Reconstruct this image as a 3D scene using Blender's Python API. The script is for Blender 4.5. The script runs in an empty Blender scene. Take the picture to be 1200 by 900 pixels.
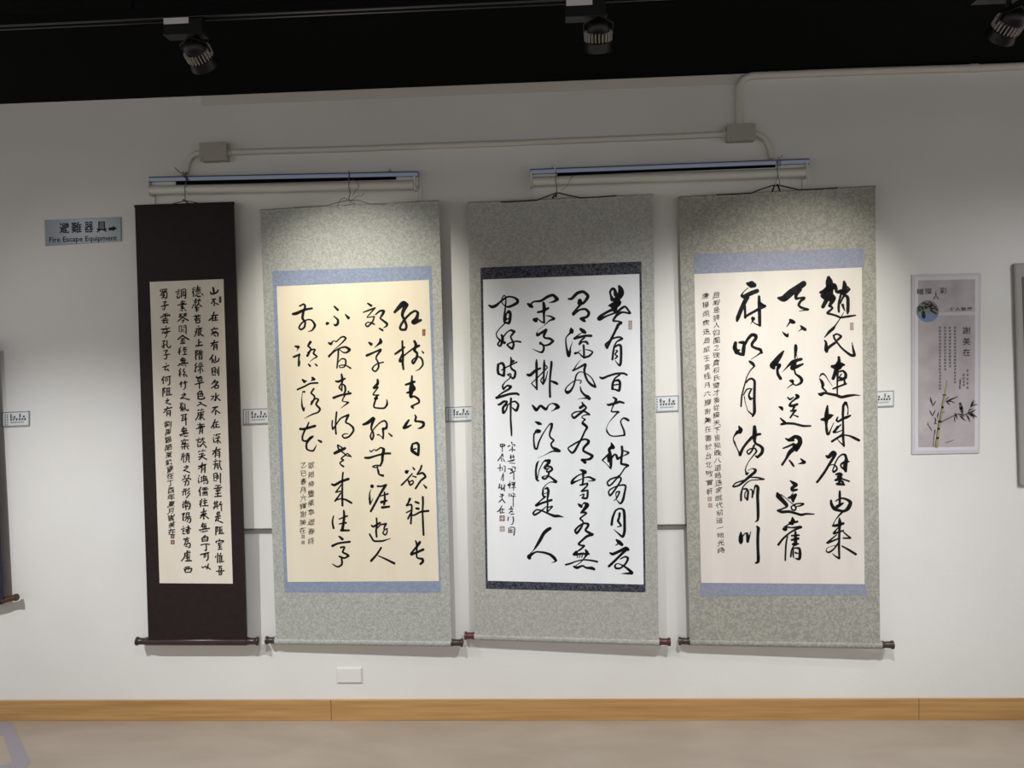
import bpy, math, random
from mathutils import Vector
random.seed(7)
S = bpy.context.scene
COL = S.collection

# ---------------------------------------------------------------- camera
F = 900.0                                   # focal length in pixels of the 1200x900 frame
YAW, PITCH, ROLL, CAM_Z, CAM_Y = -0.04828, -0.04194, -0.02394, 1.7095, -3.5
ZC = 2.914                                  # height of the ceiling above the wall
_f = Vector((math.sin(YAW)*math.cos(PITCH), math.cos(YAW)*math.cos(PITCH), math.sin(PITCH)))
_r0 = Vector((math.cos(YAW), -math.sin(YAW), 0)); _u0 = _r0.cross(_f)
_r = _r0*math.cos(ROLL) + _u0*math.sin(ROLL); _u = -_r0*math.sin(ROLL) + _u0*math.cos(ROLL)
EYE = Vector((0, CAM_Y, CAM_Z))
cam = bpy.data.cameras.new('camera'); cam.sensor_width = 36; cam.lens = 27; cam.clip_start = .05
co = bpy.data.objects.new('camera', cam); COL.objects.link(co); S.camera = co
from mathutils import Matrix
M = Matrix((_r, _u, -_f)).transposed().to_4x4(); M.translation = EYE; co.matrix_world = M

# ---------------------------------------------------------------- light and exposure
W = bpy.data.worlds.new('room'); S.world = W; W.use_nodes = True
bg = W.node_tree.nodes['Background']; bg.inputs[0].default_value = (1, .965, .91, 1); bg.inputs[1].default_value = .79
S.view_settings.view_transform = 'Standard'; S.view_settings.look = 'None'
S.view_settings.exposure = 0.0; S.view_settings.gamma = 1; S.view_settings.use_curve_mapping = False
LAMP_COLOUR = (1, 1, .99); WARM = (1, .955, .83)
TO = 1.25                                    # distance of the lighting track from the wall
# track spotlights seen in the photo: head x pixel, head y pixel, aim pixel on the wall, watts, cone degrees, blend
SPOTS = [(232, 62, (425, 402), 92, 58, 1.0), (701, 41, (700, 640), 8, 80, 1.0), (1182, 28, (925, 400), 62, 56, 1.0)]
# unseen spotlights (track row ends, and a row added to brighten the lower wall and floor): position (x, y, z), aim (x, z on the wall), watts, cone, blend
UNSEEN_SPOTS = [((-2.9, -1.25, 2.58), (-1.8, 1.3), 15, 80, 1.0), ((2.75, -1.25, 2.58), (1.7, .7), 40, 90, 1.0),
              ((-2.6, -1.8, 2.58), (-1.95, -.3), 213, 70, 1.0), ((-.8, -1.8, 2.58), (-.6, .2), 110, 64, 1.0),
              ((.8, -1.8, 2.58), (.6, .55), 140, 78, 1.0), ((2.4, -1.8, 2.58), (1.8, -.3), 128, 70, 1.0)]
def spot(loc, direction, watts, cone, blend, parent=None, soft=.018, colour=LAMP_COLOUR):
    ld = bpy.data.lights.new('spot_lamp', 'SPOT'); ld.energy = watts; ld.color = colour; ld.spot_size = math.radians(cone); ld.spot_blend = blend; ld.shadow_soft_size = soft
    lo = bpy.data.objects.new('spot_lamp', ld); COL.objects.link(lo); lo.parent = parent
    lo.location = loc; lo.rotation_euler = Vector(direction).to_track_quat('-Z', 'Y').to_euler()
for loc, (ax_, az_), watts, cone, blend in UNSEEN_SPOTS:
    spot(loc, (ax_-loc[0], -loc[1], az_-loc[2]), watts, cone, blend)

# ---------------------------------------------------------------- helpers
def ray(x, y):
    return _f + _r*((x-600)/F) - _u*((y-450)/F)
def P(x, y, off=0.0):                       # photo point on the plane that stands `off` in front of the wall
    d = ray(x, y); return EYE + d*((-off - EYE.y)/d.y)
def PL(x, y, pl, e=0.0):                    # the same on a hanging, slightly tilted plane
    a, b, c = pl; d = ray(x, y)
    t = (-(a+e+b*(EYE.z-1.5)+c*EYE.x) - EYE.y)/(d.y + b*d.z + c*d.x)
    return EYE + d*t
def FL(x, y, z=0.0):
    d = ray(x, y); return EYE + d*((z-EYE.z)/d.z)
def lin(c):
    return tuple((v/12.92 if v <= .04045 else ((v+.055)/1.055)**2.4) for v in (k/255 for k in c))
def mat(name, c, rough=.6, metal=0.0, spec=.5, bump=None):
    m = bpy.data.materials.new(name); m.use_nodes = True; nt = m.node_tree; b = nt.nodes['Principled BSDF']
    b.inputs['Base Color'].default_value = (*lin(c), 1); b.inputs['Roughness'].default_value = rough
    b.inputs['Metallic'].default_value = metal; b.inputs['Specular IOR Level'].default_value = spec
    if bump: add_bump(m, *bump)
    return m
def node(nt, kind, **kw):
    n = nt.nodes.new(kind)
    for k, v in kw.items():
        if k in n.inputs: n.inputs[k].default_value = v
        else: setattr(n, k, v)
    return n
def add_bump(m, scale, strength):
    nt = m.node_tree; tc = node(nt, 'ShaderNodeTexCoord'); n = node(nt, 'ShaderNodeTexNoise', Scale=scale, Detail=4.0)
    nt.links.new(tc.outputs['Object'], n.inputs['Vector'])
    bp = node(nt, 'ShaderNodeBump', Strength=strength, Distance=.01)
    nt.links.new(n.outputs[0], bp.inputs['Height']); nt.links.new(bp.outputs[0], nt.nodes['Principled BSDF'].inputs['Normal'])
def two_tone(m, c1, c2, scale, lo, hi, detail=3.0, stretch=(1, 1, 1), distortion=0.0, kind='NOISE'):
    nt = m.node_tree; tc = node(nt, 'ShaderNodeTexCoord'); mp = node(nt, 'ShaderNodeMapping'); mp.inputs['Scale'].default_value = stretch
    n = node(nt, 'ShaderNodeTexNoise', Scale=scale, Detail=detail, Distortion=distortion)
    rp = node(nt, 'ShaderNodeValToRGB'); rp.color_ramp.elements[0].position = lo; rp.color_ramp.elements[1].position = hi
    rp.color_ramp.elements[0].color = (*lin(c1), 1); rp.color_ramp.elements[1].color = (*lin(c2), 1)
    nt.links.new(tc.outputs['Object'], mp.inputs['Vector']); nt.links.new(mp.outputs[0], n.inputs['Vector'])
    nt.links.new(n.outputs[0], rp.inputs[0]); nt.links.new(rp.outputs[0], nt.nodes['Principled BSDF'].inputs['Base Color'])
    return n, rp
class MB:
    def __init__(s): s.v = []; s.f = []; s.smooth = False
    def add(s, vs, fs):
        k = len(s.v); s.v += [Vector(p) for p in vs]; s.f += [tuple(i+k for i in f) for f in fs]; return s
    def box(s, a, b):
        (x0, y0, z0), (x1, y1, z1) = [[min(p, q) for p, q in zip(a, b)], [max(p, q) for p, q in zip(a, b)]]
        return s.add([(x0,y0,z0),(x1,y0,z0),(x1,y1,z0),(x0,y1,z0),(x0,y0,z1),(x1,y0,z1),(x1,y1,z1),(x0,y1,z1)],
                     [(0,3,2,1),(4,5,6,7),(0,1,5,4),(1,2,6,5),(2,3,7,6),(3,0,4,7)])
    def slab(s, q, t):                      # q: front corners TL TR BR BL; t: thickness away from the viewer
        k = [Vector(p) + Vector((0, t, 0)) for p in q]
        return s.add(list(q)+k, [(0,3,2,1),(4,5,6,7),(0,1,5,4),(1,2,6,5),(2,3,7,6),(3,0,4,7)])
    def prism(s, pts, d):                   # front outline, extruded by vector d
        n = len(pts); d = Vector(d)
        return s.add(list(pts)+[Vector(p)+d for p in pts], [tuple(range(n)), tuple(range(2*n-1, n-1, -1))] + [(i, i+n, (i+1) % n+n, (i+1) % n) for i in range(n)])
    def flat(s, pts): return s.add(pts, [tuple(range(len(pts)))])
    def tube(s, pts, r, n=10, caps=True):
        s.smooth = True; pts = [Vector(p) for p in pts]; k0 = len(s.v); N = len(pts)
        rr = r if isinstance(r, (list, tuple)) else [r]*N
        t0 = (pts[1]-pts[0]).normalized(); up = Vector((0, 0, 1)) if abs(t0.z) < .9 else Vector((0, 1, 0))
        a = t0.cross(up).normalized()
        for i, p in enumerate(pts):
            t = (pts[min(i+1, N-1)]-pts[max(i-1, 0)]).normalized()
            a = (a - t*a.dot(t)).normalized(); b = t.cross(a)
            for j in range(n):
                w = 2*math.pi*j/n; s.v.append(p + (a*math.cos(w)+b*math.sin(w))*rr[i])
        for i in range(N-1):
            for j in range(n):
                A = k0+i*n+j; B = k0+i*n+(j+1) % n; s.f.append((A, B, B+n, A+n))
        if caps: s.f.append(tuple(k0+j for j in range(n-1, -1, -1))); s.f.append(tuple(k0+(N-1)*n+j for j in range(n)))
        return s
    def lathe(s, o, ax, prof, n=24):        # prof: (distance along the axis, radius)
        return s.tube([Vector(o)+Vector(ax)*d for d, r in prof], [max(r, .0003) for d, r in prof], n)
    def ball(s, c, r): return s.lathe(c, (0, -1, 0), [(r*math.sin(w), r*math.cos(w)) for w in [math.pi*(i/6-.5) for i in range(7)]], 10)
    def build(s, name, m, parent=None, origin=None, bevel=0, **tags):
        base = origin if origin is not None else (parent['_o'] if parent else (0, 0, 0)); base = Vector(base)
        me = bpy.data.meshes.new(name); me.from_pydata([v-base for v in s.v], [], s.f); me.update()
        if s.smooth:
            me.polygons.foreach_set('use_smooth', [True]*len(me.polygons)); me.set_sharp_from_angle(angle=math.radians(40))
        me.materials.append(m)
        o = bpy.data.objects.new(name, me); COL.objects.link(o)
        if parent: o.parent = parent
        else: o.location = base
        if bevel:
            b = o.modifiers.new('bevel', 'BEVEL'); b.width = bevel; b.segments = 2; b.limit_method = 'ANGLE'
        o['_o'] = list(base)
        for k, v in tags.items(): o[k] = v
        return o
def thing(name, label, cat, loc, group=None):
    o = bpy.data.objects.new(name, None); COL.objects.link(o); o.location = loc; o.empty_display_size = .05
    o['_o'] = list(loc); o['label'] = label; o['category'] = cat
    if group: o['group'] = group
    return o
def struct(mb, name, m, **k): return mb.build(name, m, kind='structure', **k)
def arc(a, c, b, n=8):                      # quadratic curve a-c-b
    a, b, c = Vector(a), Vector(b), Vector(c)
    return [a*(1-t)**2 + c*2*t*(1-t) + b*t*t for t in [i/n for i in range(n+1)]]

# brush strokes: ribbons of changing width with round ends, lying on a sheet
def parse(txt):
    out = []; x0 = y0 = 0; s = 1
    for ln in txt.strip().split('\n'):
        if ln[0] == '@': x0, y0, s = [float(k) for k in ln[1:].split(',')]; continue
        for st in ln.split(';'):
            out.append([(x0+float(x)/s, y0+float(y)/s, float(w)/s) for x, y, w in (p.split(',') for p in st.split())])
    return out
def chars(txt):                              # the strokes of one written line each
    hd, out = '', []
    for ln in txt.strip().split('\n'):
        if ln[0] == '@': hd = ln
        elif ln[0] == '+': out[-1] += parse(hd+'\n'+ln[1:])
        else: out.append(parse(hd+'\n'+ln))
    return out
def curve(pts, sub=5, k=.38):
    if len(pts) < 3: return pts
    out = []; n = len(pts)
    for i in range(n-1):
        p0, p1, p2, p3 = pts[max(i-1, 0)], pts[i], pts[i+1], pts[min(i+2, n-1)]
        for j in range(sub):
            t = j/sub; h1 = 2*t**3-3*t*t+1; h2 = t**3-2*t*t+t; h3 = -2*t**3+3*t*t; h4 = t**3-t*t
            out.append(tuple(max(h1*p1[a]+h2*k*(p2[a]-p0[a])+h3*p2[a]+h4*k*(p3[a]-p1[a]), .05 if a == 2 else -1e9) for a in range(3)))
    out.append(pts[-1]); return out
def brush(mb, strokes, place, gain=1.0, sub=5):
    for st in strokes:
        c = curve(st, sub)
        L, R = [], []
        for i, (x, y, w) in enumerate(c):
            a, b = c[max(i-1, 0)], c[min(i+1, len(c)-1)]
            dx, dy = b[0]-a[0], b[1]-a[1]; q = math.hypot(dx, dy) or 1; h = w*gain/2
            L.append(place(x+dy/q*h, y-dx/q*h)); R.append(place(x-dy/q*h, y+dx/q*h))
        n = len(c); mb.add(L+R, [(i, n+i, n+i+1, i+1) for i in range(n-1)])
        for x, y, w in st:
            h = w*gain/2*.985; m = 12 if w > 1.6 else 8
            mb.flat([place(x+h*math.cos(2*math.pi*i/m), y-h*math.sin(2*math.pi*i/m)) for i in range(m)])
# printed characters
_cache = {}
def glyph(c, bold=0.0):
    if (c, bold) in _cache: return _cache[c, bold]
    cu = bpy.data.curves.new('t', 'FONT'); cu.body = c; cu.offset = bold; cu.resolution_u = 2
    o = bpy.data.objects.new('t', cu); COL.objects.link(o)
    me = bpy.data.meshes.new_from_object(o.evaluated_get(bpy.context.evaluated_depsgraph_get()))
    r = ([(v.co.x, v.co.y) for v in me.vertices], [tuple(p.vertices) for p in me.polygons])
    bpy.data.objects.remove(o); bpy.data.curves.remove(cu); bpy.data.meshes.remove(me)
    _cache[c, bold] = r; return r
def bbox(v): return min(p[0] for p in v), min(p[1] for p in v), max(p[0] for p in v), max(p[1] for p in v)
def write(mb, text, quad, place, bold=0.0): # text stretched into a photo quad: TL, TR, BL
    v, f = glyph(text, bold); x0, y0, x1, y1 = bbox(v); (ax, ay), (bx, by), (cx, cy) = quad
    mb.add([place(ax+(bx-ax)*u+(cx-ax)*w, ay+(by-ay)*u+(cy-ay)*w) for u, w in (((p[0]-x0)/(x1-x0), 1-(p[1]-y0)/(y1-y0)) for p in v)], f)
def han(mb, ch, cx, cy, w, h, place, bold=.012, rise=.12):   # one character round a centre, strokes rising to the right as a brush writes them
    x0, y0, x1, y1 = bbox(glyph('國', bold)[0]); v, f = glyph(ch, bold)
    P2 = []; a, b, c, d = [random.uniform(0, 6.3) for _ in range(4)]; k = random.uniform(-.10, .10); rise += random.uniform(-.05, .08)
    for p in v:
        u = (p[0]-x0)/(x1-x0)-.5; t = .5-(p[1]-y0)/(y1-y0)
        u2 = u*(1+.25*t*math.sin(a))+.05*math.sin(5.2*t+b)+k*t; t2 = t*(1+.22*u*math.sin(c))+.05*math.sin(5.6*u+d)-u*rise
        P2.append(place(cx+u2*w, cy+t2*h))
    mb.add(P2, f)
def scribble(mb, cx, cy, w, h, place, n=5, lw=.9):           # a tiny character too small to read
    st = []
    for k in range(n):
        if k % 2: x = cx+random.uniform(-.35, .35)*w; st.append([(x, cy-h*random.uniform(.2, .5), lw), (x+w*random.uniform(-.1, .1), cy+h*random.uniform(.2, .5), lw)])
        else: y = cy+(k/(n-1)-.5)*h*.85; st.append([(cx-w*random.uniform(.3, .5), y+.1*h, lw), (cx+w*random.uniform(.3, .5), y-.05*h, lw)])
    brush(mb, st, place, sub=1)
# ---------------------------------------------------------------- brush writing
# every block: @x0,y0,scale then strokes; a stroke is a run of x,y,width points
INK4 = {
'right': """@955,320,11.25
180,60,50 188,110,95 192,190,100 180,280,130;75,255,40 130,245,80 200,200,100 250,165,70 275,200,50 290,250,40 350,240,60;100,300,60 150,320,90 210,320,110 245,330,70 225,375,60 195,425,40;150,360,60 105,445,50
+190,430,40 232,463,28 165,525,36 220,543,30 280,562,30 335,585,30 400,578,30 460,568,32 538,557,18;384,115,36 392,160,60 390,220,70 370,270,50;330,245,60 390,250,70 455,215,34;430,180,20 455,215,30;340,290,30 320,380,36 312,460,34 316,510,30;340,400,14 370,320,30 400,295,35 432,325,46 436,420,46 434,500,44 430,535,24;365,420,40 375,450,30 395,500,14
380,520,9 335,595,14 270,690,20 240,730,42 190,775,40 155,815,26 125,850,12
@955,400,11.25
+130,-8,24 145,10,30 148,40,40 152,110,60 155,135,40;152,110,40 200,65,40 265,20,36;262,-85,28 290,-98,22 345,-65,34 300,-20,34;245,-80,26 258,-35,28 290,10,26 340,75,26 400,130,30 470,180,38 520,185,40 510,130,36 498,70,22 490,15,10
315,210,36 318,260,48 300,330,90;225,330,40 300,340,90 345,310,70 385,310,30;290,330,60 265,420,50 240,490,45;295,380,40 298,480,30 295,560,24 295,690,22;320,400,24 370,390,30 405,430,40 400,480,46 340,510,30 290,520,18;350,430,16 320,480,24 350,490,40;385,500,24 395,555,34;410,560,30 330,590,26 240,625,26;60,470,10 80,440,24 105,428,28 140,455,18 180,520,10 230,590,6;60,490,14 90,530,40 105,575,46 100,610,30 150,660,24;50,690,24 80,700,50 130,680,34 200,695,36 280,710,40 350,735,40 430,720,40 520,708,26 595,714,10
@955,480,11.25
165,-50,24 160,0,44 155,60,60 150,130,60 150,200,34 155,270,40 165,325,30 185,318,30 205,270,18 250,170,10;85,130,30 140,125,60 200,85,60 235,75,24;400,-90,40 375,-50,36 372,0,36 368,60,36 370,140,30 372,260,32 372,360,36 382,480,30;410,-90,36 433,-30,18 437,20,14 432,60,20;300,100,20 285,140,30 310,155,30 370,120,34 420,100,40 468,78,24;340,200,20 245,295,30 300,295,18 350,275,14;300,230,40 255,290,30;370,330,40 300,370,30 225,420,34;290,380,10 330,430,16 385,480,20;385,335,20 450,345,24 520,375,38 580,405,36
150,610,28 180,625,50 240,570,60 270,585,40 240,640,40 190,720,36 130,820,36 80,890,36 55,925,32 28,955,34;200,735,14 240,725,16 280,750,24 290,790,26 250,820,34 235,800,20 250,760,20 270,700,20 310,630,20 360,592,24 400,600,36 415,660,40;450,685,20 400,690,40 345,720,26 350,760,24 400,790,40;415,660,50 400,740,60 405,810,40;275,855,24 320,845,40 350,860,40 300,885,30 340,905,40
@955,560,9
+215,25,24 270,5,50;230,62,24 240,65,30 310,72,22;265,30,30 250,60,30;300,15,20 360,35,20;290,40,30 300,70,25
262,140,20 262,180,30 262,240,26 262,290,30;170,240,24 175,280,34 205,325,40 260,345,30 310,350,30 350,320,44 375,260,40 330,225,26 270,215,20 220,245,14;225,300,20 260,280,20 300,265,14;290,270,24 240,310,20 200,310,10;295,355,24 260,390,20 220,440,10 195,490,12 200,510,20
258,425,16 262,470,40 258,540,28 256,640,26 254,740,26 258,850,22;190,505,24 240,500,34 300,480,28;240,530,12 200,580,24 210,585,24 300,555,18;230,600,12 130,685,24 200,660,20 250,640,18;300,570,14 345,610,18 375,635,20 300,635,18;245,690,18 200,750,18 150,785,22 120,775,14 130,740,8 180,720,6 220,712,10;285,720,16 350,755,24 430,805,28;185,800,8 215,825,16 255,850,24""",
'middle': """@900,320,11.25
470,140,80 400,190,85 300,260,95 210,335,90 140,330,40;430,220,40 375,280,50 370,335,40 420,330,30 475,330,44 430,370,36 405,420,36 440,455,34 530,480,28 480,490,18 410,500,8
295,620,40 320,640,60 345,650,40;290,645,30 245,710,10;430,695,20 460,725,46 490,745,44;440,740,20 400,770,6;190,775,10 225,810,36 255,830,40;265,795,14 260,825,30
@900,400,11.25
205,130,24 160,190,60 100,270,80 60,320,80 75,350,50;90,300,40 150,320,50 125,360,36 130,430,40 165,490,44;155,310,40 140,350,40;365,55,40 366,100,50 362,160,36 355,220,22;375,170,8 388,220,8;440,235,40 380,250,46 320,275,50 260,330,26 190,405,6;350,280,60 325,350,70;460,300,26 390,330,46 330,350,60;350,380,24 365,430,26 420,470,40 445,510,44 430,550,36 370,580,20 330,555,24 320,525,50 290,520,24;335,560,20 295,585,16 250,620,8
260,740,20 290,765,30 340,735,14;375,710,40 395,730,50 360,760,30 310,800,24 285,845,36 330,850,40 385,830,36;345,870,34 320,905,20;150,865,24 180,880,44 190,905,24
@900,480,9
+240,15,20 290,10,30;280,20,24 235,85,20;270,55,12 315,75,20;130,90,14 155,115,26 180,135,24 140,155,26;140,155,26 200,145,28 280,150,26 370,172,26 450,172,18
185,305,16 220,320,34 260,300,40 290,285,40 330,305,52 338,350,50 305,400,60 300,430,34;220,325,30 270,325,24;280,380,50 300,400,70;270,360,24 220,385,22 160,408,18;290,400,50 230,450,44 190,520,26 150,580,28;225,535,16 250,565,26 270,595,24;345,520,16 385,555,36;375,560,34 320,572,8
@900,560,9
235,30,14 275,60,40 300,75,34 255,105,36 260,130,36 305,125,24;265,160,10 225,215,20;290,180,36 265,215,50 265,250,24;215,210,20 270,195,40;100,165,30 110,190,56 150,235,46 195,285,40 190,310,20 100,345,20;140,175,10 200,225,8 260,275,10 290,285,14;270,290,14 295,310,20 285,340,20 255,335,18 245,305,16 270,288,16;285,275,14 340,270,16 375,275,22 340,295,18 305,300,12;105,345,26 150,360,32 220,355,30 280,370,28 350,390,28 400,380,24 485,383,14
258,420,20 262,455,50 255,480,40;230,475,30 310,462,24;165,540,30 185,545,36 200,520,22 250,525,16 340,520,36;170,520,16 220,490,14 260,495,10;350,520,26 290,545,22 230,580,20 160,640,24 110,705,26;205,620,16 190,700,20 185,800,20 182,870,18;290,570,24 290,640,36 290,700,40;250,610,20 325,605,22;250,655,24 320,640,28;265,700,30 320,695,20;275,715,16 250,760,18 240,830,20;270,745,12 265,800,20 270,840,14;280,740,16 330,745,26 338,800,34 330,855,30 290,850,14;290,790,24 320,798,10""",
'left': """@850,320,11.25
285,135,30 310,145,60 345,150,96 380,160,66;300,195,12 240,250,14 215,290,30;215,300,36 250,310,56 330,270,60 420,235,56;290,320,60 250,390,60 200,500,56 165,590,54 155,630,34;255,430,36 260,500,34 262,590,30;262,575,36 330,535,36 430,480,38 520,435,44;445,310,36 447,400,46 450,500,46 452,600,46 455,690,40;455,400,50 490,420,40 525,440,30;455,690,30 400,670,16 350,630,14;365,600,56 370,605,50;365,625,20 335,670,8
@850,380,11.25
135,245,46 125,310,60 150,370,60;180,240,24 225,240,46 250,250,40 240,330,54 235,400,46;150,350,50 190,340,20;150,370,50 210,400,40;260,260,40 300,190,40 350,140,46 400,150,50 400,190,44 355,250,40 355,290,36 400,315,36 460,335,44 480,375,34;480,365,30 420,410,16 340,462,8
320,490,30 355,515,44 380,545,34;385,550,24 330,610,16 290,680,14 265,760,18 235,870,20 215,960,24 207,1082,24
@850,430,11.25
+270,210,20 310,165,26 350,155,30 385,190,36 385,300,38 382,450,40 385,590,44 360,650,26;370,640,24 320,600,20 290,570,10;240,370,16 280,300,20 320,285,16 350,290,16;340,300,24 310,370,26 330,420,40 355,415,24;250,390,14 265,480,10 295,570,10
@850,490,11.25
180,110,24 200,150,60 190,180,60;160,185,50 125,225,24 105,270,14 120,320,26 150,390,16 175,440,20 195,485,40;195,480,44 230,400,36 280,330,36 340,265,44;385,115,46 388,180,60 385,240,60 385,300,40 400,330,30;340,260,40 410,220,40 460,210,34;395,335,30 450,360,36 490,400,44 480,460,44 425,515,36;400,500,24 425,515,30;380,360,30 350,430,26 310,475,24 285,440,20 330,405,20 390,400,24 410,440,28 380,480,20 310,570,12 275,640,14 265,690,18 285,740,30
280,735,40 310,720,14;300,690,10 350,665,10 395,680,36 390,710,40 330,760,40 250,830,36 180,885,28 110,905,24 100,893,18 140,855,20 240,820,20
@850,550,11.25
+330,105,16 420,108,22 510,130,22;505,132,22 420,138,14 340,145,14 280,180,18 230,240,20 208,330,30 207,410,28;240,260,20 280,260,30 300,300,30 290,400,32;290,395,26 260,370,20 260,310,16 285,280,14;320,270,14 345,265,18 360,300,26 355,370,24;370,330,16 385,250,20 400,215,30 430,240,44 425,350,42 430,480,42 432,600,40 425,670,30 390,695,8
@850,590,11.25
415,300,20 435,330,46 430,400,42 428,500,42 430,600,40 435,720,44 430,770,40 400,785,24;205,380,20 205,440,60 205,500,60 205,525,30;230,430,20 260,395,16 285,395,30 295,440,44 295,500,40;310,470,24 335,370,10""",
}
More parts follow.
